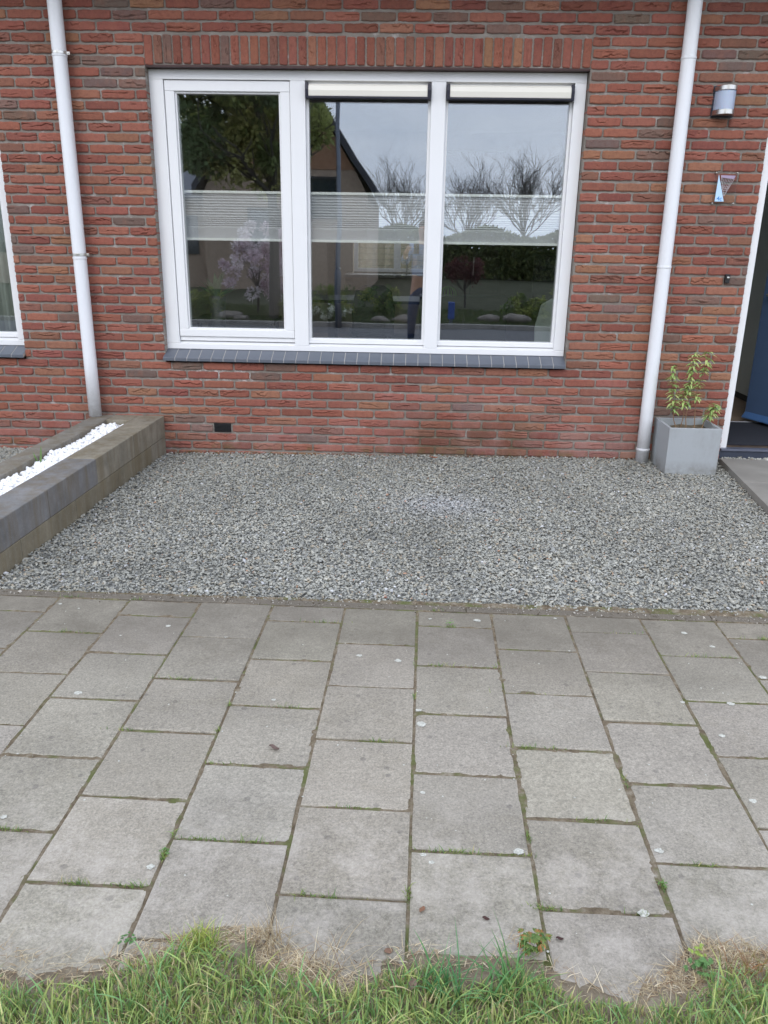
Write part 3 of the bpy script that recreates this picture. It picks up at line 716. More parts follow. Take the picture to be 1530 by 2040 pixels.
# pleated blinds inside
FAB = fabric_mat()
RAIL = plain('blind_rail', srgb(246, 248, 246), .4, var=.01)
for i, (xa, xb, lab) in enumerate(((-.055, .655, 'left'), (.818, 1.606, 'middle'), (1.722, 2.512, 'right'))):
    r = empty('pleated_blind', ((xa + xb) / 2, .17, 1.43), 0, 'grey pleated blind across the %s pane of the big window' % lab, 'blind', 'pleated blinds in the big window')
    cx = (xa + xb) / 2; v0 = lambda b_: (setattr(b_, 'v', [(v[0] - cx, v[1] - .17, v[2] - 1.43) for v in b_.v]), b_)[1]
    for z in (1.430, 1.733): v0(MB().box(xa, xb, .152, .184, z, z + .017)).build('rail', RAIL, r, bevel=.002)
    pts = []; z = 1.734; k = 0; ptch = .0088
    while z > 1.515: pts.append((.164 if k % 2 else .173, z)); z -= ptch * (1 - .25 * (k > 16)); k += 1
    while z > 1.447: pts.append((.164 if k % 2 else .1655, z)); z -= .0014; k += 1
    m = MB(); n = len(pts)
    vs = [(xa + .003, p[0], p[1]) for p in pts] + [(xb - .003, p[0], p[1]) for p in pts] + [(xa + .003, p[0] + .0015, p[1]) for p in pts] + [(xb - .003, p[0] + .0015, p[1]) for p in pts]
    m.add(vs, [(j, j + 1, n + j + 1, n + j) for j in range(n - 1)] + [(2 * n + j, 3 * n + j, 3 * n + j + 1, 2 * n + j + 1) for j in range(n - 1)])
    v0(m).build('fabric', FAB, r)

# ---------------------------------------------------------------- downpipes
def pipe(xt, xb, zb, joints, label, clamps, ztop=2.98):
    r = empty('downpipe', (xb, -.062, zb), 0, label, 'downpipe', 'white downpipes on the brick wall')
    X = lambda z: 0 + (xt - xb) * (z - zb) / (2.8 - zb)
    b_ = MB(); Rr = .0435
    pts = [(X(z), 0, z - zb) for z in np.linspace(zb, ztop - .1, 8)] + [(X(ztop), -.02, ztop - .04 - zb), (X(ztop), -.12, ztop + .04 - zb), (X(ztop), -.36, ztop + .14 - zb), (X(ztop), -.43, ztop + .19 - zb)]
    b_.tube(pts, Rr, 28); b_.build('pipe', PIPEW, r, smooth=True)
    for z in joints:
        j = MB(); h = z - zb; x = X(z)
        j.lathe([(Rr - .002, h - .004), (Rr + .0028, h), (Rr + .0032, h + .010), (Rr - .002, h + .014)], 28, (x, 0)); j.build('socket', PIPEW, r, smooth=False)
    for z in clamps:
        j = MB(); h = z - zb; x = X(z); j.lathe([(Rr + .001, h), (Rr + .004, h + .001), (Rr + .004, h + .017), (Rr + .001, h + .018)], 28, (x, 0))
        j.box(x + Rr, x + Rr + .022, -.003, .004, h, h + .017); j.box(x + Rr + .014, x + Rr + .020, -.002, .066, h + .004, h + .012)
        j.tube([(x + Rr + .012, -.009, h + .009), (x + Rr + .012, .009, h + .009)], .004, 8); j.build('clamp', STEEL if True else PIPEW, r, smooth=False, bevel=.001)
    return r
pipe(-.7005, -.7045, .2345, [2.50, 1.30], 'white round downpipe standing on the low block planter', [2.51, 1.318])
pipe(3.1655, 3.178, -.01, [2.515, 1.305, .082], 'white round downpipe between the big window and the front door', [])

# ---------------------------------------------------------------- wall lamp
wl = empty('wall_lamp', (3.43, 0, 2.295), 0, 'half round wall lamp of frosted glass with steel bands by the door', 'lamp')
FROST = M('frosted_glass', srgb(176, 188, 208), .42, spec=.5); FROST.b.inputs['Subsurface Weight'].default_value = .15
def half(z0, z1, r0, mat, nm, w_=1.0):
    p = [(r0 * math.cos(t) * .78, -.012 - r0 * math.sin(t) * 1.12) for t in [math.pi * i / 20 for i in range(21)]]
    MB().prism(p + [(-r0 * .78, -.004), (r0 * .78, -.004)], z0, z1, 'z').build(nm, mat, wl, bevel=.0015)
half(-.080, -.052, .082, STEEL, 'bottom_band'); half(.055, .080, .082, STEEL, 'top_band'); half(-.052, .055, .0765, FROST.m, 'shade')
MB().box(-.068, .068, -.004, .002, -.088, .088).build('backplate', NAVY, wl, bevel=.001)
# ---------------------------------------------------------------- house number plate
ns = empty('house_number_sign', (3.5065, -.018, 1.797), 0, 'clear acrylic house number plate with pale blue triangle reading 4c', 'sign')
ACR = glass_mat('clear_acrylic', .05, .96, .0)
MB().box(-.072, .072, -.002, .002, -.097, .097).build('plate', ACR, ns, bevel=.001)
LB = plain('pale_blue_film', srgb(190, 220, 245), .5, var=.01); TB = plain('blue_print', srgb(84, 150, 214), .5, var=.01); ETW = plain('etched_white', srgb(206, 200, 204), .6); ETP = plain('etched_lilac', srgb(164, 148, 172), .6)
MB().prism([(-.054, -.080), (.004, -.080), (-.049, .080)], -.0045, -.0028, 'y').build('triangle', LB, ns)
e = MB()
e.prism([(-.034, .076), (.058, .074), (.050, .055), (-.028, .062)], -.0035, -.0028, 'y', m=1)
for i in range(7):
    x = -.024 + i * .0105; e.prism([(x, .058), (x + .0016, .058), (x - .012 - .004 * i * .3 + .0016, -.002 - .006 * (i % 3)), (x - .012 - .004 * i * .3, -.002 - .006 * (i % 3))], -.0034, -.0028, 'y')
e.prism([(.050, .055), (.052, .055), (.0015, -.048), (-.0005, -.048)], -.0034, -.0028, 'y'); e.prism([(-.034, .074), (-.032, .074), (.0, -.048), (-.002, -.048)], -.0034, -.0028, 'y')
for i in range(5): e.prism([(-.020 + .005 * i, .005 - .01 * i), (.022 - .003 * i, .012 - .011 * i), (.022 - .003 * i, .0105 - .011 * i), (-.020 + .005 * i, .0035 - .01 * i)], -.0034, -.0028, 'y')
e.build('etching', [ETW, ETP], ns)
tcu = D.curves.new('number', 'FONT'); tcu.body = '4c'; tcu.size = .036; tcu.extrude = .0004; tcu.offset = .0006; tcu.align_x = 'CENTER'
to = D.objects.new('tmp', tcu); COL.objects.link(to); bpy.context.view_layer.update()
me = D.meshes.new_from_object(to); D.objects.remove(to); me.materials.clear(); me.materials.append(TB)
to = link(D.objects.new('number', me), ns); to.location = (-.0265, -.0052, -.074); to.rotation_euler = (R(90), 0, 0)
for x in (-.066, .066):
    for z in (-.091, .091):
        b = MB().tube([(x, -.006, z), (x, .018, z)], .0048, 12); b.build('standoff', STEEL, ns, smooth=True)
# ---------------------------------------------------------------- doorbell
db = empty('doorbell', (3.608, 0, 1.245), 0, 'small black doorbell with silver button on the brick beside the door', 'doorbell')
MB().box(-.015, .015, -.022, .003, -.030, .026).build('housing', BLACK, db, bevel=.003)
MB().tube([(.002, -.0222, .004), (.002, -.026, .004)], .0085, 16).build('button', STEEL, db, smooth=True)
# ---------------------------------------------------------------- door
b = MB(); DX0, DX1 = 3.737, 4.70
b.box(DX0, DX0 + .054, .03, .15, .075, 2.46); b.box(DX1 - .054, DX1, .03, .15, .075, 2.46); b.box(DX0 + .054, DX1 - .054, .03, .15, 2.405, 2.46)
df = b.build('door_frame', WHITE, house, bevel=.003)
b = MB(); b.box(DX0 + .054, DX0 + .060, .06, .15, .1, 2.405); b.build('gasket', NAVY, df)
b = MB().box(DX0 + .0, DX1, .0, .15, .0, .072); b.build('threshold', plain('dark_threshold', srgb(58, 64, 78), .5), house, bevel=.003)
b = MB().box(DX0 + .004, DX1 - .004, -.012, .05, .073, .088); b.build('threshold_strip', plain('grey_alu', srgb(104, 108, 122), .4, .3), house, bevel=.002)
hx, hy, fx, fy = 4.615, .12, 4.275, .93
ang = math.atan2(fy - hy, fx - hx)
dl = MB().box(0, math.hypot(fx - hx, fy - hy), -.028, .028, .03, 2.27).build('door', BLUE, house, bevel=.003)
dl.location = (hx, hy, .1); dl.rotation_euler.z = ang
wb = MB().prism([(.028, .03), (.060, .035), (.060, .045), (.028, .085)], .01, math.hypot(fx - hx, fy - hy) - .004, 'x'); 
wb.build('weather_bar', plain('blue_weather_bar', srgb(70, 104, 150), .35, var=.02), dl, bevel=.002)
MB().tube([(.8, .028, 1.0), (.8, .075, 1.0), (.68, .075, 1.0)], .009, 10).build('handle', STEEL, dl, smooth=True)
b = MB().box(3.80, 4.62, .07, .846, .0985, .108); tag(b.build('doormat', plain('black_mat', srgb(36, 38, 46), .95, var=.2, scale=60, bump=1), bevel=.003), 'black doormat inside the open front door', 'doormat')
b = MB().box(3.80, 4.62, .847, .855, .0985, .112); b.build('mat_strip', plain('alu_strip', srgb(180, 182, 186), .4), house)
b = MB().box(4.618, 4.639, .31, 5.9, .099, .16); b.build('skirting', plain('grey_skirting', srgb(60, 62, 62), .6), house)
b = MB().box(4.60, 4.6395, .305, 5.9, .16, 2.64); b.build('hall_wall', plain('hall_grey_paint', srgb(212, 216, 210), .8, var=.03), house)
b = MB().box(3.4415, 3.46, .305, 5.9, .1, 2.64); b.build('hall_wall', D.materials['hall_grey_paint'], house)
# path slabs to the door
b = MB(); y = -.075
PS = plain('path_slab', srgb(138, 134, 126), .85, var=.14, scale=5, bump=.5)
for i in range(4):
    for j in range(3):
        xa = 3.722 + j * .6; ya = -.06 - i * .6
        M_ = Matrix.Rotation(R(-6.2), 4, 'Z')
        T = Matrix.Translation((3.718, -.062, 0)) @ M_
        b.box(j * .6 + .002, j * .6 + .598, -(i + 1) * .6 + .002, -i * .6 - .002, -.03, .035, mat=T)
tag(b.build('path', PS, bevel=.003), kind='structure')
N = 500; P = np.stack([rng.uniform(3.75, 4.8, N), rng.uniform(-.062, -.003, N), rng.uniform(.012, .03, N)], 1)
scatter('door_gravel', P, rng.lognormal(math.log(.009), .2, N), SV, gravel_cols(N) * 1.3, GSTONE, .45)
tag(D.objects['door_gravel'], 'thin strip of gravel between the threshold and the path slabs', 'gravel', kind='stuff')
b = MB().box(3.73, 4.9, -.062, -.001, -.05, .015); tag(b.build('door_gravel_bed', BED), kind='structure')

# ---------------------------------------------------------------- square pot with young shrub
pt = empty('square_pot', (3.42, -.195, 0), 0, 'square blue-grey fibre clay pot in the gravel beside the front door', 'pot')
h = .172; t_ = .018; z1 = .306
b = MB(); zz0 = -.012
o_ = [(-h, -h), (h, -h), (h, h), (-h, h)]; i_ = [(-h + t_, -h + t_), (h - t_, -h + t_), (h - t_, h - t_), (-h + t_, h - t_)]
vs = [(x * .985, y * .985, zz0) for x, y in o_] + [(x, y, z1) for x, y in o_] + [(x, y, z1) for x, y in i_] + [(x, y, .235) for x, y in i_]
fs = [(3, 2, 1, 0)]
for j in range(4):
    k = (j + 1) % 4; fs += [(j, k, 4 + k, 4 + j), (4 + j, 4 + k, 8 + k, 8 + j), (8 + j, 8 + k, 12 + k, 12 + j)]
fs.append((12, 13, 14, 15)); b.add(vs, fs); b.build('pot_body', POTC, pt, bevel=.003)
X, Y = np.meshgrid(np.linspace(-h + t_ + .001, h - t_ - .001, 24), np.linspace(-h + t_ + .001, h - t_ - .001, 24))
Z = .262 + .012 * grid_noise(X, Y, 18, 5); idx = np.arange(576).reshape(24, 24)
FQ = np.stack([idx[:-1, :-1].ravel(), idx[:-1, 1:].ravel(), idx[1:, 1:].ravel(), idx[1:, :-1].ravel()], 1)
np_mesh('soil', np.stack([X.ravel(), Y.ravel(), Z.ravel()], 1), FQ, SOILM, parent=pt, smooth=True)
def leaf_card(p, d, up, L_, W_, droop=.3, fold=.25, n=4):
    """one leaf: a curved, slightly folded blade; returns verts, quads"""
    d = Vector(d).normalized(); s = d.cross(Vector(up)); s = s.normalized() if s.length > 1e-4 else Vector((1, 0, 0)); nrm = s.cross(d).normalized()
    vs, fs = [], []
    for i in range(n + 1):
        t = i / n; w_ = W_ * math.sin(math.pi * min(1, .06 + .94 * t) ** .85) * .5 + .0002
        c = Vector(p) + d * L_ * t - Vector((0, 0, 1)) * droop * L_ * t * t
        vs += [c - s * w_ + nrm * fold * w_, c, c + s * w_ + nrm * fold * w_]
    for i in range(n):
        a = i * 3; fs += [(a, a + 1, a + 4, a + 3), (a + 1, a + 2, a + 5, a + 4)]
    return vs, fs
def leaves_mesh(name, items, mat, parent=None):
    V, F, C = [], [], []; o = 0
    for (vs, fs, col) in items:
        V += [tuple(v) for v in vs]; F += [[i + o for i in f] for f in fs]; C += [col] * len(vs); o += len(vs)
    return np_mesh(name, np.array(V), np.array(F), mat, parent=parent, col=np.array(C))
sb = empty('young_shrub', (3.42, -.195, .25), 0, 'young leafy shrub with thin stems growing in the square pot', 'shrub')
stems = [((-.075, -.03), [(-.10, .0, .10), (-.115, .01, .26), (-.14, .0, .45), (-.15, 0, .55)]), ((-.02, -.04), [(-.02, 0, .12), (-.015, .01, .35), (-.02, 0, .50), (-.02, 0, .66)]),
         ((.03, -.05), [(.035, 0, .2), (.03, .0, .36), (.055, .01, .52), (.075, .01, .68)]), ((-.05, 0), [(-.035, 0, .15), (-.05, .02, .3), (-.03, .01, .42)]), ((.07, -.05), [(.10, -.02, .1), (.145, 0, .17), (.165, 0, .235)])]
bs = MB(); items = []
GRN = [srgb(184, 204, 126), srgb(164, 190, 114), srgb(202, 216, 142), srgb(146, 176, 108)]
for (bx, by), pts in stems:
    P_ = [Vector((bx, by, .0))] + [Vector((p[0], p[1], p[2] * .76)) for p in pts]
    dens = []
    for a, c in zip(P_[:-1], P_[1:]):
        for k in range(4): dens.append(a.lerp(c, k / 4))
    dens.append(P_[-1]); n = len(dens)
    bs.tube(dens, [.0035 * (1 - .65 * i / n) for i in range(n)], 6)
    for i in range(6, n, 1):
        if random.random() < .12: continue
        for k in range(10):
            th = random.uniform(0, 6.28); el = random.uniform(.1, .8)
            d = Vector((math.cos(th) * math.cos(el), math.sin(th) * math.cos(el), math.sin(el)))
            L_ = random.uniform(.04, .068)
            vs, fs = leaf_card(dens[i] + Vector((0, 0, random.uniform(-.012, .012))), d, (0, 0, 1), L_, L_ * .25, .6)
            cc = np.array(random.choice(GRN)) * random.uniform(.85, 1.15); items.append((vs, fs, tuple(cc)))
bs.build('stem', plain('shrub_stem', srgb(128, 100, 72), .8), sb, smooth=True); leaves_mesh('leaves', items, LEAF, sb)
# sprout in the white pebbles
sp = empty('sprout', (*px_ground(80, 926, .19), .19), 0, 'green sprout with upright leaves in the white pebbles', 'plant'); items = []
for (dx, dy, L_, th) in ((0, 0, .13, .12), (-.012, .0, .09, -.25), (-.03, .01, .07, -.5), (.005, .01, .05, .5)):
    items.append((*leaf_card((dx, dy, -.01), (math.sin(th), .05, math.cos(th)), (0, 1, 0), L_, .013, .05, .3, 6), srgb(112, 142, 84)))
leaves_mesh('leaves', items, LEAF, sp)

# ================================================================== VERGE: soil, grass, straw, weeds
EDGE_PX = [(-250, 1915), (0, 1912), (130, 1926), (215, 1912), (300, 1878), (420, 1838), (520, 1850), (580, 1905), (690, 1930), (770, 1893), (860, 1882), (930, 1920), (1030, 1880), (1090, 1915), (1150, 1945), (1250, 1962), (1330, 1930), (1390, 1888), (1530, 1890), (1800, 1900)]
EX = np.array([px_ground(*p)[0] for p in EDGE_PX]); EY = np.array([px_ground(*p)[1] for p in EDGE_PX])
def edge_y_at(x): return np.interp(x, EX, EY)
nx, ny = 420, 150
X, Y = np.meshgrid(np.linspace(-3.2, 6.0, nx), np.linspace(-5.89, -4.05, ny))
dd = edge_y_at(X) + .045 * grid_noise(X, Y, 7, 1) + .02 * grid_noise(X, Y, 25, 4) - Y       # >0 inside the verge
Z = -.012 + .024 * np.clip((dd + .03) / .12, 0, 1) ** .8 + .007 * grid_noise(X, Y, 30, 2) * (dd > 0) + .004 * grid_noise(X, Y, 90, 3) * (dd > -.02)
Z = np.where(Y < -5.7, Z * .6, Z)
idx = np.arange(nx * ny).reshape(ny, nx)
FQ = np.stack([idx[:-1, :-1].ravel(), idx[:-1, 1:].ravel(), idx[1:, 1:].ravel(), idx[1:, :-1].ravel()], 1)
tag(np_mesh('soil_verge', np.stack([X.ravel(), Y.ravel(), Z.ravel()], 1), FQ, SOIL, smooth=True), kind='structure')
def blades(P, h, wd, lean, cols, nseg=4, curl=1.0):
    """vectorised grass blades -> V,F,C"""
    N = len(P); th = rng.uniform(0, 2 * np.pi, N); V = []; ft = rng.uniform(0, 2 * np.pi, N)
    for i in range(nseg + 1):
        t = i / nseg; r = lean * t ** 1.6 * h * curl; z = h * t * np.sqrt(np.clip(1 - (lean * t) ** 2 * .45, .05, 1))
        c = P + np.stack([np.cos(th) * r, np.sin(th) * r, z], 1); wv = wd * (1 - t ** 1.5) * .5 + .00015
        s = np.stack([np.cos(ft) * wv, np.sin(ft) * wv, 0 * wv], 1); V += [c - s, c + s]
    V = np.stack(V, 1); n2 = 2 * (nseg + 1); f = np.array([[2 * i, 2 * i + 1, 2 * i + 3, 2 * i + 2] for i in range(nseg)])
    F = f[None] + (np.arange(N) * n2)[:, None, None]
    return V.reshape(-1, 3), F.reshape(-1, 4), np.repeat(cols, n2, 0)
def pick(pal, p, N, var=.2):
    p = np.array(p, float); p /= p.sum(); return np.array(pal)[rng.choice(len(pal), N, p=p)] * rng.uniform(1 - var, 1 + var, (N, 1))
x_now = None
def verge_pts(N, x0, x1, y0, y1, dmin, dens=None):
    x = rng.uniform(x0, x1, N); y = rng.uniform(y0, y1, N)
    nn = np.array([mnoise.noise(Vector((a * 6, b_ * 6, 3.3))) + .5 * mnoise.noise(Vector((a * 17, b_ * 17, 9))) for a, b_ in zip(x, y)])
    d = edge_y_at(x) - y - .022
    k = (d + .04 * nn > dmin)
    global x_now; x_now = x
    if dens is not None: k &= rng.random(N) < dens(d, nn)
    x, y, d, nn = x[k], y[k], d[k], nn[k]
    return np.stack([x, y, .004 + .006 * np.clip(d / .1, 0, 1)], 1), d, nn
GP = [srgb(148, 172, 104), srgb(168, 190, 114), srgb(188, 198, 122), srgb(124, 154, 96), srgb(206, 202, 142), srgb(224, 206, 162), srgb(138, 180, 118)]
Vs, Fs, Cs = [], [], []; off = 0
def addb(r):
    global off
    Vs.append(r[0]); Fs.append(r[1] + off); Cs.append(r[2]); off += len(r[0])
P, d, nn = verge_pts(52000, .1, 3.1, -4.72, -4.2, .03, lambda d, n: np.clip(.12 + (d - .035) * 11 + n * .5 + .7 * (1 - np.maximum(np.exp(-((x_now - 1.22) / .22) ** 4), np.clip((x_now - 2.0) / .12, 0, 1))), .05, 1))
hh = rng.uniform(.012, .044, len(P)) * np.clip(.55 + d * 3.5, .4, 1.15); addb(blades(P, hh, rng.uniform(.0020, .0046, len(P)), rng.uniform(.05, .9, len(P)) ** 1.3, pick(GP, [5, 6, 4, 4, 3, 3, 3], len(P))))
P, d, nn = verge_pts(6500, .1, 3.1, -4.72, -4.2, .06)
addb(blades(P, rng.uniform(.035, .07, len(P)), rng.uniform(.003, .0056, len(P)), rng.uniform(.3, 1.2, len(P)), pick(GP, [2, 5, 2, 3, .5, .5, 5], len(P))))
P, d, nn = verge_pts(60000, -3, 6, -5.88, -4.2, .05)
P = P[(P[:, 1] < -4.7) | (P[:, 0] < .1) | (P[:, 0] > 3.1)]
addb(blades(P, rng.uniform(.03, .08, len(P)), rng.uniform(.003, .006, len(P)), rng.uniform(.2, 1.1, len(P)), pick(GP, [5, 6, 4, 4, 2, 1.5, 3], len(P)), 3))
tag(np_mesh('grass', np.concatenate(Vs), np.concatenate(Fs), GRASSM, col=np.concatenate(Cs)), 'short green grass of the verge along the paving', 'grass', kind='stuff')
# dry straw lying on the soil edge
Vs, Fs, Cs = [], [], []; off = 0
SP = [srgb(206, 190, 158), srgb(184, 164, 132), srgb(222, 208, 180), srgb(150, 124, 96)]
P, d, nn = verge_pts(80000, .1, 3.1, -4.65, -4.15, -.035, lambda d, n: np.clip(.95 - (d - .055) * 6 + n * .7 + .25 * (x_now > 2.12), .12, 1) * (.16 + .84 * np.maximum(np.exp(-((x_now - 1.22) / .22) ** 4), np.clip((x_now - 2.0) / .12, 0, 1))))
addb(blades(P, rng.uniform(.005, .016, len(P)), rng.uniform(.0010, .0024, len(P)), rng.uniform(1.2, 3.6, len(P)), pick(SP, [4, 4, 2, 2], len(P)), 4, 1.2))
P, d, nn = verge_pts(1500, -3, 6, -5.8, -4.15, -.01)
addb(blades(P, rng.uniform(.02, .06, len(P)), rng.uniform(.001, .0025, len(P)), rng.uniform(.9, 1.7, len(P)), pick(SP, [4, 4, 2, 2], len(P)), 4, 1.2))
tag(np_mesh('dry_grass', np.concatenate(Vs), np.concatenate(Fs), GRASSM, col=np.concatenate(Cs)), 'dry straw coloured grass along the edge of the paving', 'dry grass', kind='stuff')
# moss and weeds in the joints
Vs, Fs, Cs = [], [], []; off = 0
JW = [(px_ground(*p), r, n) for p, r, n in [((415, 1667), .05, 46), ((300, 1660), .02, 10), ((500, 1674), .05, 40), ((150, 1257), .05, 30), ((360, 1349), .06, 50), ((250, 1448), .03, 26), ((630, 1775), .05, 46),
  ((1085, 1800), .03, 50), ((885, 1697), .05, 40), ((945, 1700), .04, 30), ((816, 1780), .03, 40), ((270, 1752), .03, 50), ((160, 1745), .03, 40), ((1270, 1805), .02, 14), ((640, 1235), .05, 36), ((1240, 1250), .04, 16),
  ((760, 1471), .05, 30), ((690, 1605), .04, 22), ((880, 1326), .06, 40), ((1055, 1486), .05, 30), ((1395, 1309), .05, 34), ((1450, 1309), .04, 20), ((560, 1402), .05, 24), ((440, 1525), .06, 14), ((1210, 1553), .05, 20),
  ((1190, 1629), .05, 26), ((1060, 1395), .06, 12), ((1390, 1720), .05, 20), ((30, 1650), .04, 40), ((1318, 1765), .02, 40), ((330, 1705), .02, 50), ((1050, 1670), .02, 24), ((1050, 1700), .02, 20), ((985, 1330), .02, 14), ((1520, 1270), .03, 30),
  ((140, 1192), .03, 26), ((272, 1191), .02, 24), ((897, 1246), .015, 30), ((1500, 1248), .05, 10), ((870, 1198), .02, 14), ((450, 1403), .015, 20), ((430, 1452), .02, 14), ((825, 1388), .02, 14), ((1110, 1480), .03, 8)]]
def snap(x, y):
    dx, dy = x - OX, y - OY; u_ = dx * math.cos(ANG) + dy * math.sin(ANG); v_ = dx * math.sin(ANG) - dy * math.cos(ANG)
    n_ = math.floor(u_ / PW); b0 = PL * .5 - .01 if n_ % 2 == 0 else PL; k_ = round((v_ - b0) / PL); vj = b0 + k_ * PL; uj = round(u_ / PW) * PW
    if v_ < .02: vj = .0
    return (pv(u_, vj), 0) if abs(v_ - vj) < abs(u_ - uj) * 1.6 else (pv(uj, v_), 1)
for (x, y), r, n in JW:
    (x, y), vert_ = snap(x, y)
    if vert_: r *= .5
    a = rng.normal(0, r * .8, n); q_ = rng.normal(0, .003, n); P = np.stack([x + q_, y + a, np.full(n, -.003)], 1) if vert_ else np.stack([x + a, y + q_ + a * -.0165, np.full(n, -.003)], 1)
    addb(blades(P, rng.uniform(.006, .02, n), rng.uniform(.0012, .003, n), rng.uniform(.3, 1.3, n), pick([srgb(120, 146, 78), srgb(146, 160, 90), srgb(98, 132, 74), srgb(170, 160, 110)], [5, 4, 3, 1], n), 3))
for _ in range(330):     # sparse moss hairs along random joints
    nn_ = random.randint(-7, 6); v = random.uniform(0, 2.0); u_ = nn_ * PW
    if random.random() < .45:
        base = PL * .5 - .01 if nn_ % 2 == 0 else PL; v = base + PL * random.randint(0, 5); u_ = nn_ * PW + random.uniform(.01, .29)
    x, y = pv(u_, v); n = random.randint(3, 9); P = np.stack([x + rng.normal(0, .006, n), y + rng.normal(0, .004, n), np.full(n, -.006)], 1)
    addb(blades(P, rng.uniform(.003, .010, n), rng.uniform(.0012, .0028, n), rng.uniform(.3, 1.3, n), pick([srgb(112, 128, 70), srgb(140, 142, 88), srgb(150, 132, 100)], [4, 3, 3], n), 2))
tag(np_mesh('joint_weeds', np.concatenate(Vs), np.concatenate(Fs), GRASSM, col=np.concatenate(Cs)), 'moss and tiny weeds growing in the paving joints', 'weeds', kind='stuff')
# bright tufts and broad leaved weeds on the verge edge
def tuft(px, py, n, h, w_, pal, label, cat, name, sp=.02, lean=(.3, 1.3)):
    x, y = px_ground(px, py); o = empty(name, (x, y, .004), 0, label, cat)
    P = np.stack([rng.normal(0, sp, n), rng.normal(0, sp * .7, n), np.zeros(n)], 1)
    V_, F_, C_ = blades(P, rng.uniform(h * .5, h, n), rng.uniform(w_ * .6, w_, n), rng.uniform(*lean, n), pick(pal, [1] * len(pal), n))
    np_mesh('blades', V_, F_, GRASSM, parent=o, col=C_); return o
YG = [srgb(164, 180, 90), srgb(186, 190, 104), srgb(132, 164, 82)]
tuft(402, 1890, 170, .05, .003, YG, 'bright yellow green grass tuft on the bare soil edge, left side', 'grass tuft', 'grass_tuft')
tuft(880, 1985, 46, .13, .006, [srgb(110, 160, 104), srgb(96, 146, 96)], 'tall broad bladed green grass clump in the middle of the verge', 'grass tuft', 'grass_tuft', .03, (.3, 1.0))
tuft(1020, 1990, 60, .12, .0055, [srgb(110, 158, 100), srgb(130, 166, 100)], 'tall green grass clump right of the middle of the verge', 'grass tuft', 'grass_tuft', .04, (.3, 1.1))
tuft(545, 1880, 60, .075, .0022, [srgb(190, 176, 148), srgb(170, 150, 120), srgb(208, 196, 170)], 'dead straw coloured grass tuft at the paving edge, left of middle', 'grass tuft', 'dry_tuft', .02, (.2, 1.2))
tuft(1500, 1945, 90, .06, .0022, [srgb(178, 130, 92), srgb(160, 120, 84), srgb(140, 130, 80)], 'reddish brown dying grass tuft near the right edge', 'grass tuft', 'dry_tuft', .03, (.4, 1.4))
tuft(650, 1930, 70, .07, .002, SP, 'pale dead grass tuft on the bare patch of the verge', 'grass tuft', 'dry_tuft', .035, (.6, 1.5))
def weed(px, py, n, size, pal, label, lobes=5, stem=.03):
    x, y = px_ground(px, py); o = empty('weed', (x, y, .005), 0, label, 'weed'); it = []
    for i in range(n):
        th = random.uniform(0, 6.28); r = random.uniform(0, size); hz = stem * random.uniform(.3, 1)
        c0 = Vector((math.cos(th) * r, math.sin(th) * r * .8, hz))
        for k in range(lobes):
            a = th + (k - lobes / 2) * .55; L_ = size * random.uniform(.28, .42)
            it.append((*leaf_card(c0, (math.cos(a), math.sin(a), .25), (0, 0, 1), L_, L_ * .45, .4, .2, 3), tuple(np.array(random.choice(pal)) * random.uniform(.8, 1.15))))
    leaves_mesh('leaves', it, LEAF, o)
weed(1055, 1900, 40, .035, [srgb(92, 124, 66), srgb(120, 140, 74), srgb(168, 120, 70)], 'small green feathery weed with reddish leaves at the paving edge', 5, .05)
weed(1393, 1940, 22, .028, [srgb(96, 136, 78), srgb(112, 150, 88)], 'green lobed weed growing in the dry grass right side', 5, .03)
weed(1388, 1912, 14, .02, [srgb(170, 190, 96), srgb(150, 176, 84)], 'small yellow green weed in the dry grass right side', 4, .03)
weed(255, 1890, 20, .016, [srgb(88, 130, 74), srgb(104, 146, 84)], 'dark green leafy weed at the left paving edge', 4, .03)
weed(897, 1246, 10, .018, [srgb(128, 168, 96)], 'pale green seedling in a joint of the back row of tiles', 4, .015)
weed(330, 1702, 12, .014, [srgb(112, 150, 84)], 'small green weed in the joint between two tiles, left side', 4, .012)
weed(1320, 1768, 9, .012, [srgb(112, 150, 84)], 'small green weed in the joint between two tiles, right side', 4, .012)
# fallen leaves
def dry_leaf(px, py, L_, rz, col, label, w_=.5, z=.004, gy=None):
    x, y = px_ground(px, py, z); V, F = [], []; n, m = 8, 4
    for i in range(n + 1):
        for j in range(m + 1):
            t = i / n; s = j / m - .5; wd = L_ * w_ * math.sin(math.pi * (.05 + .9 * t)) ** .8
            V.append(((t - .5) * L_, s * wd, .25 * L_ * s * s * 2 + .06 * L_ * math.sin(t * 7) + random.uniform(0, .015) * L_))
    for i in range(n):
        for j in range(m): a = i * (m + 1) + j; F.append((a, a + m + 1, a + m + 2, a + 1))
    o = np_mesh('fallen_leaf', np.array(V), np.array(F), LEAF, col=np.tile(col, (len(V), 1)), smooth=True)
    s = o.modifiers.new('thickness', 'SOLIDIFY'); s.thickness = .0006
    o.location = (x, y, z); o.rotation_euler = (0, 0, rz); return tag(o, label, 'leaf')
dry_leaf(546, 1490, .036, -.5, srgb(124, 104, 96), 'curled grey brown fallen leaf in the middle of a tile, left', .35)
dry_leaf(968, 1830, .016, -.4, srgb(84, 56, 50), 'small dark red brown fallen leaf on the tile near the grass', .5)
dry_leaf(1115, 1870, .016, -.2, srgb(84, 58, 54), 'small dark fallen leaf beside the grass on the right tile', .45)
dry_leaf(841, 1812, .018, 1.0, srgb(150, 112, 88), 'light brown torn fallen leaf on the middle tile', .6)
dry_leaf(774, 1895, .018, .3, srgb(142, 112, 92), 'brown curled leaf where the middle tiles meet the grass', .8)
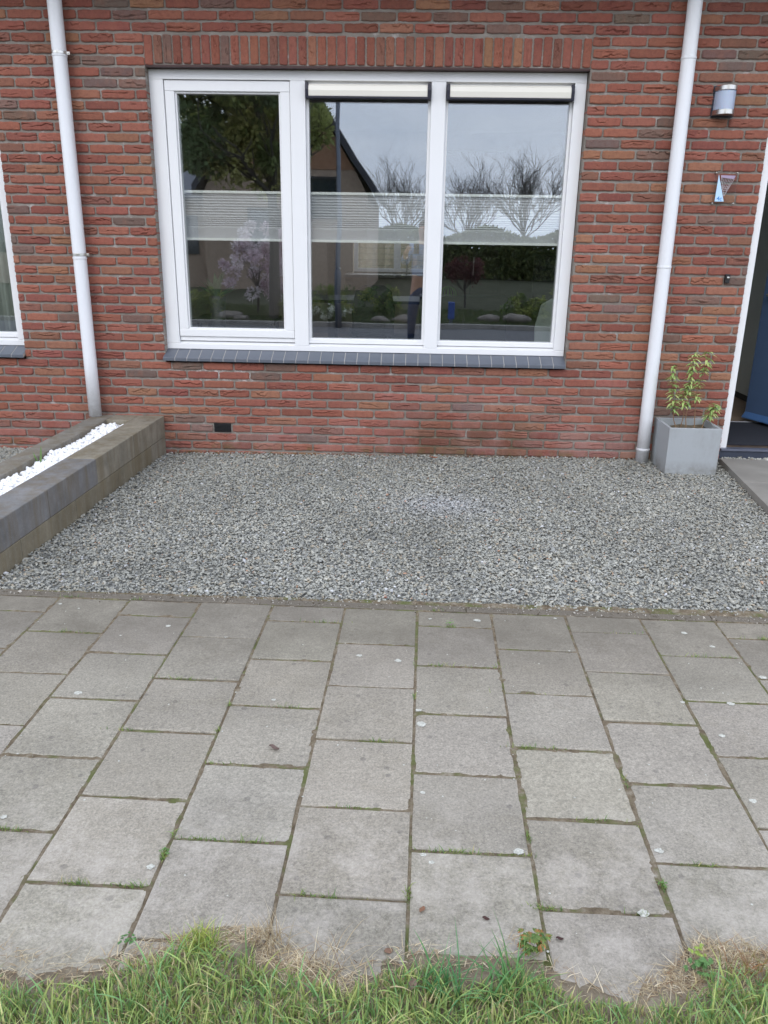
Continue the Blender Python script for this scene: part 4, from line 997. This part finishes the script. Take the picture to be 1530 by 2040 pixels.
dry_leaf(822, 1962, .026, 1.3, srgb(146, 124, 108), 'large dry brown leaf lying in the middle of the verge grass', .6, .04)
dry_leaf(865, 912, .045, .1, srgb(176, 112, 84), 'orange brown leaf at the foot of the brick wall', .55, .01)
dry_leaf(875, 1095, .012, .3, srgb(150, 96, 62), 'orange brown leaf in the middle of the gravel', .7, .012)
dry_leaf(768, 1190, .014, .3, srgb(160, 84, 60), 'small red leaf at the front edge of the gravel', .8, .012)
# litter of brown leaves along the wall foot (uncountable)
N = 260; x = rng.uniform(-.2, 3.2, N); k = rng.random(N) < np.where(x < .9, .9, .45); x = x[k]; N = len(x)
its = []
for a in x:
    L_ = random.uniform(.012, .03); th = random.uniform(0, 6.28)
    its.append((*leaf_card((a, random.uniform(-.05, -.008), float(gz(a, -.03)) + random.uniform(.004, .012)), (math.cos(th), math.sin(th), random.uniform(0, .3)), (0, 0, 1), L_, L_ * .5, .2, .4, 3), random.choice([srgb(150, 96, 68), srgb(176, 128, 92), srgb(110, 72, 54), srgb(96, 100, 58)])))
lt = leaves_mesh('leaf_litter', its, LEAF); tag(lt, 'brown leaf litter along the foot of the brick wall', 'leaf litter', kind='stuff')

# ================================================================== INTERIOR furniture seen through the glass
DKW = plain('dark_furniture', srgb(44, 38, 36), .5, var=.15); WHT = plain('white_lacquer', srgb(214, 216, 212), .4, var=.02)
def at(name, loc, rz, label, cat, group=None): return empty(name, loc, rz, label, cat, group)
# low table by the window with the agave
tb = at('side_table', (.13, .95, .1), 0, 'dark side table behind the left pane', 'table')
MB().box(-.32, .32, -.2, .2, .715, .75).build('tabletop', DKW, tb, bevel=.004)
for sx in (-.29, .27):
    for sy in (-.17, .15): MB().box(sx, sx + .03, sy, sy + .03, 0, .715).build('leg', DKW, tb)
ag = at('agave', (.115, .34, .69), 0, 'spiky dark green agave in a tall dark pot on the sill behind the left pane', 'plant')
MB().lathe([(.0, .001), (.045, .001), (.06, .36), (.054, .36), (.05, .34), (.0, .34)], 24).build('flowerpot', plain('grey_flowerpot', srgb(52, 52, 54), .5), ag, smooth=True)
it = []
for i in range(11):
    th = i * 2.4; el = .5 + .75 * (i % 3) / 2; L_ = random.uniform(.17, .25)
    it.append((*leaf_card((0, 0, .34), (math.cos(th) * math.cos(el), math.sin(th) * math.cos(el), math.sin(el)), (0, 0, 1), L_ * 1.0, .044, .05, .5, 6), srgb(84, 116, 84)))
leaves_mesh('leaves', it, LEAF, ag)
dt = at('dining_table', (1.05, 3.6, .1), 0, 'dark dining table in the room behind the middle pane', 'table')
MB().box(-.85, .85, -.45, .45, .72, .75).build('tabletop', DKW, dt, bevel=.004)
for sx in (-.8, .74):
    for sy in (-.4, .34): MB().box(sx, sx + .06, sy, sy + .06, 0, .72).build('leg', DKW, dt)
def chair(loc, rz, mat, label):
    c = at('chair', loc, rz, label, 'chair', 'chairs in the room')
    MB().box(-.22, .22, -.22, .22, .43, .48).build('seat', mat, c, bevel=.02)
    pts = [(.20 * math.sin(t) * (1 if True else 1), -.22 + .05 * math.cos(t)) for t in np.linspace(-1.3, 1.3, 9)]
    p = [(-.21, .47), (-.22, .7), (-.18, .88), (-.10, .93), (.10, .93), (.18, .88), (.22, .7), (.21, .47)]
    MB().prism(p, -.25, -.215, 'y').build('backrest', mat, c, bevel=.012)
    for sx in (-.19, .19):
        for sy in (-.19, .19): MB().tube([(sx * .9, sy * .9, .44), (sx * 1.1, sy * 1.1, 0)], [.016, .010], 8).build('leg', BLACK, c, smooth=True)
chair((1.1, 2.95, .1), R(8), BLACK, 'black dining chair with rounded back at the dark table')
chair((2.66, .83, .1), R(160), plain('pale_chair_shell', srgb(190, 200, 196), .5), 'pale grey chair with its back close to the right pane')
kc = at('kitchen_counter', (1.3, 6.65, .1), 0, 'kitchen counter under the back window of the room', 'kitchen counter')
MB().box(-.75, 1.0, -.3, .3, .08, .86).build('cabinet', plain('greige_cabinet', srgb(150, 142, 132), .5), kc, bevel=.003)
MB().box(-.77, 1.02, -.33, .32, .861, .90).build('worktop', plain('stone_worktop', srgb(150, 148, 144), .25), kc, bevel=.003)
fc = at('faucet', (1.42, 6.78, 1.0), 0, 'thin steel kitchen faucet under the back window', 'faucet')
MB().tube([(0, 0, 0), (0, 0, .18), (0, -.02, .22), (0, -.08, .235), (0, -.13, .21)], .011, 10).build('spout', STEEL, fc, smooth=True)
MB().tube([(.011, 0, .06), (.05, 0, .08)], .006, 8).build('lever', STEEL, fc, smooth=True)
rd = at('room_door', (.47, 5.2, .1), R(12), 'white framed inner door standing open before the kitchen', 'door')
MB().box(-.02, .02, -.4, .4, 0, 2.1).build('leaf', plain('dark_inner_door', srgb(92, 90, 86), .5), rd, bevel=.003)
MB().tube([(.03, -.3, 1.02), (.07, -.3, 1.02), (.07, -.2, 1.02)], .009, 8).build('handle', STEEL, rd, smooth=True)
pb = at('cupboard', (2.2, 4.2, .1), 0, 'tall dark brown cupboard in the room behind the right pane', 'cupboard')
MB().box(-.34, .3, -.25, .25, 0, 2.3).build('body', plain('brown_cupboard', srgb(92, 82, 74), .45), pb, bevel=.004)
MB().box(-.024, -.018, -.262, -.251, .05, 2.25).build('door_gap', BLACK, pb)
MB().box(.0, .012, -.285, -.252, 1.0, 1.2).build('handle', STEEL, pb, bevel=.002)
cp = at('control_panel', (1.98, 5.0, 1.17), 0, 'white control panel with a dark dot on the room wall', 'panel')
MB().box(-.07, .07, -.03, 0, -.11, .11).build('panel', WHT, cp, bevel=.004); MB().tube([(0, -.031, .03), (0, -.036, .03)], .012, 12).build('dot', BLACK, cp)
b = MB().box(1.9, 3.3, 5.003, 5.1, .1, 2.65); b.build('inner_wall', plain('taupe_paint', srgb(120, 112, 104), .9), house)
wb_ = at('wire_bowl', (1.89, 3.0, .93), 0, 'green wire bowl on the sideboard behind the right pane', 'bowl')
bb = MB()
for k in range(8):
    a = k * math.pi / 8; bb.tube([(.09 * math.cos(t) * math.cos(a), .09 * math.cos(t) * math.sin(a), .09 * math.sin(t)) for t in np.linspace(0, math.pi, 9)], .004, 6)
bb.build('wire', plain('lime_wire', srgb(120, 170, 70), .5), wb_, smooth=True)
sbd = at('sideboard', (1.95, 3.1, .1), 0, 'low black sideboard behind the right pane', 'sideboard')
MB().box(-.35, .55, -.22, .22, .04, .82).build('body', DKW, sbd, bevel=.005)
for sx in (-.3, .46): MB().box(sx, sx + .05, -.18, .18, 0, .04).build('foot', BLACK, sbd)
tv = at('television', (2.75, 2.1, 1.05), R(-20), 'black television standing at the right side of the room', 'television')
MB().box(-.12, .35, -.02, .02, -.1, .3).build('screen', BLACK, tv, bevel=.004); MB().box(-.02, .2, -.1, .1, -.14, -.12).build('stand', BLACK, tv)
# back window, white slatted fence outside
bwf = MB(); 
for q in ((.62, 1.95, 1.02, 1.07), (.62, 1.95, 2.15, 2.2), (.62, .68, 1.07, 2.15), (1.89, 1.95, 1.07, 2.15), (1.22, 1.32, 1.07, 2.15)): bwf.box(q[0], q[1], 7.02, 7.1, q[2], q[3])
bf = bwf.build('window', WHITE, house); MB().box(.68, 1.22, 7.05, 7.06, 1.07, 2.15).build('pane', GLASS, bf); MB().box(1.32, 1.89, 7.05, 7.06, 1.07, 2.15).build('pane', GLASS, bf)
fn = at('slatted_fence', (1.2, 9.6, 0), 0, 'pale wooden slatted fence behind the back window of the room', 'fence')
f_ = MB()
for i in range(20): f_.box(-3, 3, -.01, .01, .05 + i * .1, .14 + i * .1)
f_.build('slats', plain('weathered_slats', srgb(176, 166, 150), .8, var=.2), fn)
for x in (-3, -1.5, 0, 1.5, 3): MB().box(x - .04, x + .04, .012, .09, 0, 2.1).build('post', plain('fence_post', srgb(120, 112, 100), .8) if 'fence_post' not in D.materials else D.materials['fence_post'], fn)
# net curtain behind the far left window
b = MB(); n = 80
vs = []
for z in (.72, 2.44):
    for i in range(n + 1): vs.append((-2.4 + 1.16 * i / n, .30 + .018 * math.sin(i * .9) + .006 * math.sin(i * 2.3), z))
b.add(vs, [(i, i + 1, n + 2 + i, n + 1 + i) for i in range(n)])
CUR = M('net_curtain', srgb(214, 222, 214), .9); t_ = CUR.n.new('ShaderNodeBsdfTranslucent'); t_.inputs[0].default_value = (.6, .65, .6, 1); mxs = CUR.n.new('ShaderNodeMixShader'); mxs.inputs[0].default_value = .4
CUR.L(CUR.b.outputs[0], mxs.inputs[1]); CUR.L(t_.outputs[0], mxs.inputs[2]); CUR.L(mxs.outputs[0], CUR.n['Material Output'].inputs[0])
c = b.build('curtain', CUR.m, smooth=True); s_ = c.modifiers.new('thickness', 'SOLIDIFY'); s_.thickness = .001
tag(c, 'pale net curtain hanging behind the far left window', 'curtain')

# ================================================================== WORLD ACROSS THE STREET (seen mirrored in the panes)
# opposite house: gable end towards us with a lower slate-roofed wing
oh = at('gable_house', (0, 0, 0), 0, 'brown gabled house with dark roof across the street', 'house')
WB = plain('brown_boards', srgb(150, 112, 86), .8, var=.2, scale=6, bump=.3); BRK2 = plain('pale_brown_brick', srgb(162, 142, 124), .9, var=.2, scale=10)
RF = plain('dark_roof_tiles', srgb(56, 58, 66), .7, var=.2)
gx0, gx1, gy, ze, zr, rx = -5.1, .2, -20, 2.75, 6.55, -2.45
MB().prism([(gx0 + .15, 0), (gx1 - .15, 0), (gx1 - .15, ze + .05), (gx1 - .52, 3.5), (gx0 + .52, 3.5), (gx0 + .15, ze + .05)], gy - 8, gy, 'y').build('wall', BRK2, oh)
MB().prism([(gx0 + .52, 3.505), (gx1 - .52, 3.505), (rx, zr + .1)], gy - 8, gy + .02, 'y').build('gable', WB, oh)
MB().prism([(gx0 - .1, ze), (rx, zr + .1), (gx1 + .1, ze), (gx1 + .1, ze + .28), (rx, zr + .42), (gx0 - .1, ze + .28)][::1], gy - 8.2, gy + .3, 'y').build('roof', RF, oh)
for (xa, xb, za, zb) in ((-1.75, -.85, 2.1, 3.3), (-3.6, -2.6, 1.0, 2.4)):
    f = MB(); 
    for q in ((xa, xb, za, za + .08), (xa, xb, zb - .08, zb), (xa, xa + .08, za + .08, zb - .08), (xb - .08, xb, za + .08, zb - .08)): f.box(q[0], q[1], gy - .02, gy + .05, q[2], q[3])
    f = f.build('window', plain('dark_frame', srgb(40, 38, 38), .5) if 'dark_frame' not in D.materials else D.materials['dark_frame'], oh)
    MB().box(xa + .08, xb - .08, gy + .0, gy + .02, za + .08, zb - .08).build('pane', plain('sky_glass', (.02, .03, .04), .05, spec=1) if 'sky_glass' not in D.materials else D.materials['sky_glass'], f)
wg = at('slate_roof_wing', (0, 0, 0), 0, 'long low building with a dark slate roof left of the gabled house', 'building')
MB().box(-16, -4.4, gy - 7, gy - 1, 0, 2.9).build('wall', BRK2, wg)
MB().prism([(gy - .7, 2.8), (gy - 4, 4.6), (gy - 7.3, 2.8), (gy - 7.3, 2.7), (gy - .7, 2.7)], -16.2, -4.4, 'x').build('roof', plain('slate_roof', srgb(98, 104, 118), .6, var=.1), wg)
for x in (-12, -9, -6.5): MB().box(x, x + 1.1, gy - 1.02, gy - .96, 1.0, 2.2).build('window', D.materials['sky_glass'], wg)
rh = at('far_house', (0, 0, 0), 0, 'low brick house with a grey roof behind the bare trees', 'house')
MB().box(12, 24, -52, -44, 0, 3.0).build('wall', BRK2, rh); MB().prism([(-43.6, 2.9), (-48, 6.6), (-52.4, 2.9)], 11.6, 24.4, 'x').build('roof', RF, rh)
MB().box(14, 15.4, -44.02, -43.95, 1, 2.2).build('window', D.materials['sky_glass'], rh)

def skeleton(mb, p, d, L_, r, lev, maxlev, spread, rs, tips, nchild=(3, 4), sides=6):
    n = 4; pts = [p]; dd = d.copy()
    for i in range(n):
        dd = (dd + Vector([rs.gauss(0, .16) for _ in range(3)]) + Vector((0, 0, .05))).normalized(); pts.append(pts[-1] + dd * L_ / n)
    mb.tube(pts, [r * (1 - .45 * i / n) for i in range(n + 1)], max(3, sides - lev), cap=False)
    if lev >= maxlev: tips.append((pts[-1], dd)); return
    for k in range(rs.randint(*nchild) + (1 if lev == 0 else 0)):
        t = rs.uniform(.35, 1) if k else 1.0
        q = pts[0].lerp(pts[-1], t) if t < 1 else pts[-1]
        i = min(n, int(t * n)); q = pts[i]
        az = rs.uniform(0, 6.28); nd = (dd + Vector((math.cos(az), math.sin(az), rs.uniform(-.1, .3))) * spread * rs.uniform(.6, 1.2)).normalized()
        skeleton(mb, q, nd, L_ * rs.uniform(.62, .82), r * .6, lev + 1, maxlev, spread, rs, tips, nchild, sides)
def bare_tree(x, y, hgt, seed, label):
    rs = random.Random(seed); o = at('bare_tree', (x, y, 0), 0, label, 'tree', 'bare trees beyond the street')
    mb = MB(); tips = []; th_ = hgt * .24
    mb.tube([(0, 0, -.1), (0, 0, th_ * .5), (0, 0, th_)], [hgt * .028, hgt * .024, hgt * .021], 8)
    for k in range(11):
        az = k * 2.4; tl = R(rs.uniform(8, 62) if k else 4); d = Vector((math.cos(az) * math.sin(tl), math.sin(az) * math.sin(tl), math.cos(tl)))
        skeleton(mb, Vector((0, 0, th_ * rs.uniform(.75, 1))), d, hgt * rs.uniform(.24, .30), hgt * .0068, 1, 5, .6, rs, tips, (3, 4), 5)
    mb.build('branches', BARK, o)
for i, (x, y, hgt, lb) in enumerate(((.5, -58, 8.3, 'round bare tree nearest the gabled house'), (5.6, -60, 8.0, 'smaller bare tree between its two neighbours'), (9.7, -58, 8.9, 'widest bare tree, right of the other two'), (20.5, -66, 8.5, 'bare tree behind the low brick house'))):
    bare_tree(x, y, hgt, 11 + i, lb)
def leafy(name, x, y, trunk_h, crown_c, crown_r, nleaf, lsz, pal, label, cat, rt=.09, seed=3, dens=.6):
    rs = random.Random(seed); o = at(name, (x, y, 0), 0, label, cat)
    mb = MB(); tips = []; mb.tube([(0, 0, -.15), (.01, 0, trunk_h * .5), (0, 0, trunk_h), (crown_c[0] * .6, 0, crown_c[2])], [rt, rt * .85, rt * .75, rt * .3], 8)
    for k in range(7):
        az = k * 2.4; tl = R(rs.uniform(20, 60)); skeleton(mb, Vector((0, 0, trunk_h * rs.uniform(.85, 1.05))), Vector((math.cos(az) * math.sin(tl), math.sin(az) * math.sin(tl), math.cos(tl))), min(crown_r) * .75, rt * .4, 1, 3, .6, rs, tips, (2, 3))
    mb.build('trunk', BARK, o)
    cl = []
    for _ in range(46):
        while True:
            v = Vector([rs.uniform(-1, 1) for _ in range(3)])
            if v.length < 1: break
        cl.append((Vector(crown_c) + Vector([a * b_ for a, b_ in zip(v, crown_r)]), rs.uniform(.16, .34) * min(crown_r), rs.choice(pal)))
    it = []
    for _ in range(nleaf):
        c_, r_, col = rs.choice(cl); v = Vector([rs.gauss(0, 1) for _ in range(3)]).normalized() * r_ * rs.uniform(.3, 1.05)
        d = (v.normalized() + Vector((rs.gauss(0, .6), rs.gauss(0, .6), rs.gauss(0, .5)))).normalized()
        s = d.cross(Vector((rs.gauss(0, 1), rs.gauss(0, 1), rs.gauss(0, 1)))).normalized() * lsz * .3; p = c_ + v; L_ = lsz * rs.uniform(.7, 1.3)
        k = rs.uniform(.75, 1.25); it.append(([p, p + d * L_ * .5 + s, p + d * L_, p + d * L_ * .5 - s], [(0, 1, 2, 3)], tuple(a * k for a in col)))
    leaves_mesh('crown', it, FLEAF, o); return o
DG = [srgb(120, 138, 78), srgb(142, 156, 86), srgb(96, 118, 72), srgb(160, 166, 98)]
leafy('leafy_tree', -1.12, -9.9, 2.5, (-.5, 0, 3.85), (1.55, 1.3, 1.45), 17000, .12, [(c_[0] * 1.5, c_[1] * 1.35, c_[2] * 1.7) for c_ in DG], 'young green leafy tree with a slim trunk across the street', 'tree', .115)
leafy('blossom_bush', -1.7, -11.2, .5, (.1, 0, 1.0), (.85, .5, .75), 4200, .08, [srgb(236, 218, 224), srgb(246, 236, 238), srgb(220, 196, 204)], 'bush covered in pale pink blossom beside the leafy tree', 'bush', .03, 5)
leafy('maple_shrub', 2.75, -14, .4, (0, 0, .85), (.5, .4, .35), 1500, .07, [srgb(96, 56, 58), srgb(110, 66, 64), srgb(80, 50, 48)], 'dark red leaved shrub in the garden across the street', 'shrub', .03, 6)
for i, (x, y, s, lb) in enumerate(((-.7, -9.9, .42, 'low dark green shrub at the foot of the leafy tree'), (-.15, -10.6, .62, 'round green shrub left of the lamp post'), (.9, -11.5, .55, 'green shrub behind the lamp post'), (3.8, -10.8, .5, 'green shrub right of the blue bollard'), (-2.6, -10.4, .5, 'green shrub left of the leafy tree'), (5.2, -12, .8, 'broad green shrub far right across the street'))):
    leafy('garden_shrub', x, y, .2, (0, 0, s * .5), (s, s * .8, s * .5), 1500, .06, DG, lb, 'shrub', .02, 20 + i)
leafy('flowering_plant', .1, -9.65, .1, (-.1, 0, .16), (.45, .25, .12), 900, .045, [srgb(226, 228, 214), srgb(120, 140, 88)], 'low white flowering plant along the far kerb', 'plant', .01, 40)
# hedge further back
hp = np.stack([rng.uniform(-2, 13, 26000), rng.uniform(-31, -29.4, 26000), rng.uniform(0, 1.9, 26000)], 1); hp[:, 2] *= 1 + .12 * np.sin(hp[:, 0] * 1.7)
V_, F_, C_ = blades(hp, rng.uniform(.08, .2, len(hp)), rng.uniform(.08, .14, len(hp)), rng.uniform(.3, 1.2, len(hp)), .5 * pick(DG, [1, 1, 1, 1], len(hp)), 2)
tag(np_mesh('hedge', V_, F_, LEAF, col=C_), 'long green hedge in front of the bare trees', 'hedge')
# rocks along the far kerb
RK = plain('pale_rock', srgb(128, 120, 112), .9, var=.35, scale=8, bump=.6)
for i, (x, y, s) in enumerate(((.9, -9.75, .2), (1.35, -9.9, .25), (3.0, -10.2, .26), (3.55, -10.0, .3), (-2.0, -9.8, .26), (-1.7, -9.55, .18))):
    v, f = WV[i]; m = MB(); s *= .62; m.add([(a[0] * s * 1.3, a[1] * s, a[2] * s * .9) for a in v], [tuple(q) for q in f])
    o = m.build('garden_rock', RK, smooth=True); o.location = (x, y, s * .35); tag(o, ['small pale rock nearest the blossoming plants', 'pale rock behind the photographer', 'pale rock beside the blue bollard', 'largest pale rock at the far kerb', 'pale rock under the leafy tree', 'smallest pale rock at the far kerb by the tree'][i], 'rock', 'rocks along the far kerb')
# street lamp
ls = at('street_lamp', (.175, -9.02, 0), 0, 'tall grey street lamp post at the far kerb', 'street lamp'); GRP = plain('galvanised_post', srgb(112, 118, 128), .5, .5)
MB().tube([(0, 0, -.1), (0, 0, .9), (0, 0, 1.0), (0, 0, 5.2)], [.062, .062, .042, .034], 16).build('post', GRP, ls, smooth=True)
MB().box(-.05, .05, -.05, .42, 5.2, 5.27).build('lamp_head', GRP, ls, bevel=.02); MB().box(-.02, .02, .058, .068, .35, .75).build('hatch', GRP, ls, bevel=.003)
bo_ = at('bollard', (2.23, -9.42, 0), 0, 'short blue bollard at the far kerb', 'bollard')
MB().box(-.06, .06, -.05, .05, .10, .42).build('head', plain('blue_plastic', srgb(60, 86, 150), .5), bo_, bevel=.01); MB().box(-.03, .03, -.03, .03, -.05, .10).build('foot', GRP, bo_)
# far lawn
P = np.stack([rng.uniform(-4, 7, 26000), rng.uniform(-13, -9.3, 26000), np.zeros(26000)], 1)
V_, F_, C_ = blades(P, rng.uniform(.04, .1, len(P)), rng.uniform(.006, .012, len(P)), rng.uniform(.2, 1.1, len(P)), .28 * pick(GP, [5, 5, 3, 5, 1, 1, 3], len(P)), 2)
tag(np_mesh('far_lawn', V_, F_, GRASSM, col=C_), 'green lawn of the garden across the street', 'grass', kind='stuff')

# ================================================================== PHOTOGRAPHER behind the camera
pe = at('person', (1.64, -5.97, -.03), 0, 'person in a light blue shirt and jeans holding up a phone', 'person')
SKIN = plain('skin', srgb(206, 160, 136), .55, var=.05); SHIRT = plain('light_blue_shirt', srgb(128, 152, 190), .9, var=.08, bump=.3); JEANS = plain('blue_jeans', srgb(58, 70, 98), .9, var=.15, scale=30, bump=.4); SHOE = plain('dark_shoe', srgb(40, 40, 44), .6); HAIR = plain('brown_hair', srgb(78, 58, 44), .7, var=.3, scale=40)
def skin(name, verts, edges, rad, mat, parent, lv=2):
    me = D.meshes.new(name); me.from_pydata(verts, edges, []); me.materials.append(mat); o = link(D.objects.new(name, me), parent)
    s = o.modifiers.new('skin', 'SKIN'); s.use_smooth_shade = True
    for v, r in zip(me.skin_vertices[0].data, rad): v.radius = r if isinstance(r, tuple) else (r, r)
    me.skin_vertices[0].data[0].use_root = True
    m = o.modifiers.new('subdivision', 'SUBSURF'); m.levels = lv; m.render_levels = lv; return o
# y+ is towards the house; phone held in front of the face at world z 1.43
V = [(0, 0, .95), (0, 0, 1.12), (0, .005, 1.28), (0, 0, 1.42), (0, .01, 1.50), (0, .025, 1.57), (0, .03, 1.64), (0, .025, 1.70),
     (.15, 0, 1.41), (.24, .03, 1.20), (.10, .26, 1.34), (.065, .31, 1.39), (-.15, 0, 1.41), (-.25, .03, 1.20), (-.24, .26, 1.34), (-.215, .31, 1.39),
     (.085, 0, .90), (.10, .01, .50), (.105, -.01, .10), (.11, .10, .05), (-.085, 0, .90), (-.12, .01, .50), (-.13, -.01, .10), (-.14, .10, .05)]
Ed = [(0, 1), (1, 2), (2, 3), (3, 4), (4, 5), (5, 6), (6, 7), (3, 8), (8, 9), (9, 10), (10, 11), (3, 12), (12, 13), (13, 14), (14, 15), (0, 16), (16, 17), (17, 18), (18, 19), (0, 20), (20, 21), (21, 22), (22, 23)]
Rd = [(.15, .11), (.14, .10), (.16, .11), (.15, .10), .055, .07, .085, .07, .06, .046, .034, .028, .06, .046, .034, .028, .088, .06, .042, .035, .088, .06, .042, .035]
skin('body', V, Ed, Rd, SKIN, pe)
skin('shirt', [(0, 0, .98), (0, 0, 1.12), (0, .005, 1.28), (0, 0, 1.41), (0, .005, 1.46), (.15, 0, 1.415), (.245, .03, 1.20), (.15, .19, 1.30), (-.15, 0, 1.415), (-.255, .03, 1.20), (-.25, .19, 1.30)],
     [(0, 1), (1, 2), (2, 3), (3, 4), (3, 5), (5, 6), (6, 7), (3, 8), (8, 9), (9, 10)], [(.18, .135), (.17, .125), (.18, .13), (.165, .115), .062, .074, .060, .048, .074, .060, .048], SHIRT, pe)
skin('jeans', [(0, 0, .95), (0, 0, .86), (.09, 0, .80), (.105, .01, .48), (.108, -.01, .10), (-.09, 0, .80), (-.125, .01, .48), (-.133, -.01, .10)],
     [(0, 1), (1, 2), (2, 3), (3, 4), (1, 5), (5, 6), (6, 7)], [(.165, .12), (.155, .118), .102, .074, .058, .102, .074, .058], JEANS, pe)
for sx in (.11, -.14): skin('shoe', [(sx, -.04, .045), (sx, .05, .045), (sx, .15, .035)], [(0, 1), (1, 2)], [.045, .048, .035], SHOE, pe)
skin('hair', [(0, -.02, 1.66), (0, .0, 1.72), (0, .045, 1.735)], [(0, 1), (1, 2)], [.092, .080, .05], HAIR, pe)
skin('nose', [(0, .10, 1.635), (0, .125, 1.615)], [(0, 1)], [.010, .013], SKIN, pe)
for sx in (-.032, .032): MB().lathe([(0, .012), (.009, .008), (.012, 0), (.009, -.008), (0, -.012)], 10, (0, 0)).build('eye', WHT, pe, smooth=True).location = (sx, .098, 1.655)
MB().box(-.022, .022, .10, .108, 1.583, 1.590).build('mouth', plain('lips', srgb(160, 90, 84), .5), pe, bevel=.002)
for side in (1, -1):
    bx = .055 if side == 1 else -.205
    for k in range(4):
        z = 1.43 - .018 * k; L_ = (.034, .038, .036, .028)[k]
        skin('finger', [(bx + .015 * side, .325, z), (bx - .0 * side, .352, z + .002), (bx - L_ * .6 * side, .352, z + .002)], [(0, 1), (1, 2)], [.010, .009, .007], SKIN, pe, 1)
    skin('palm', [(bx + .01 * side, .31, 1.385), (bx + .012 * side, .322, 1.42)], [(0, 1)], [.026, .030], SKIN, pe)
    skin('thumb', [(bx + .012 * side, .318, 1.40), (bx - .012 * side, .320, 1.41), (bx - .035 * side, .328, 1.425)], [(0, 1), (1, 2)], [.012, .010, .008], SKIN, pe, 1)
ph = at('phone', (CAM[0], CAM[1] - .012, CAM[2] - .045), 0, 'black mobile phone held upright by the photographer', 'phone')
MB().box(-.038, .038, -.009, -.001, -.085, .075).build('phone_body', BLACK, ph, bevel=.004); MB().box(-.035, .035, -.0105, -.0095, -.08, .07).build('screen', D.materials['sky_glass'], ph)
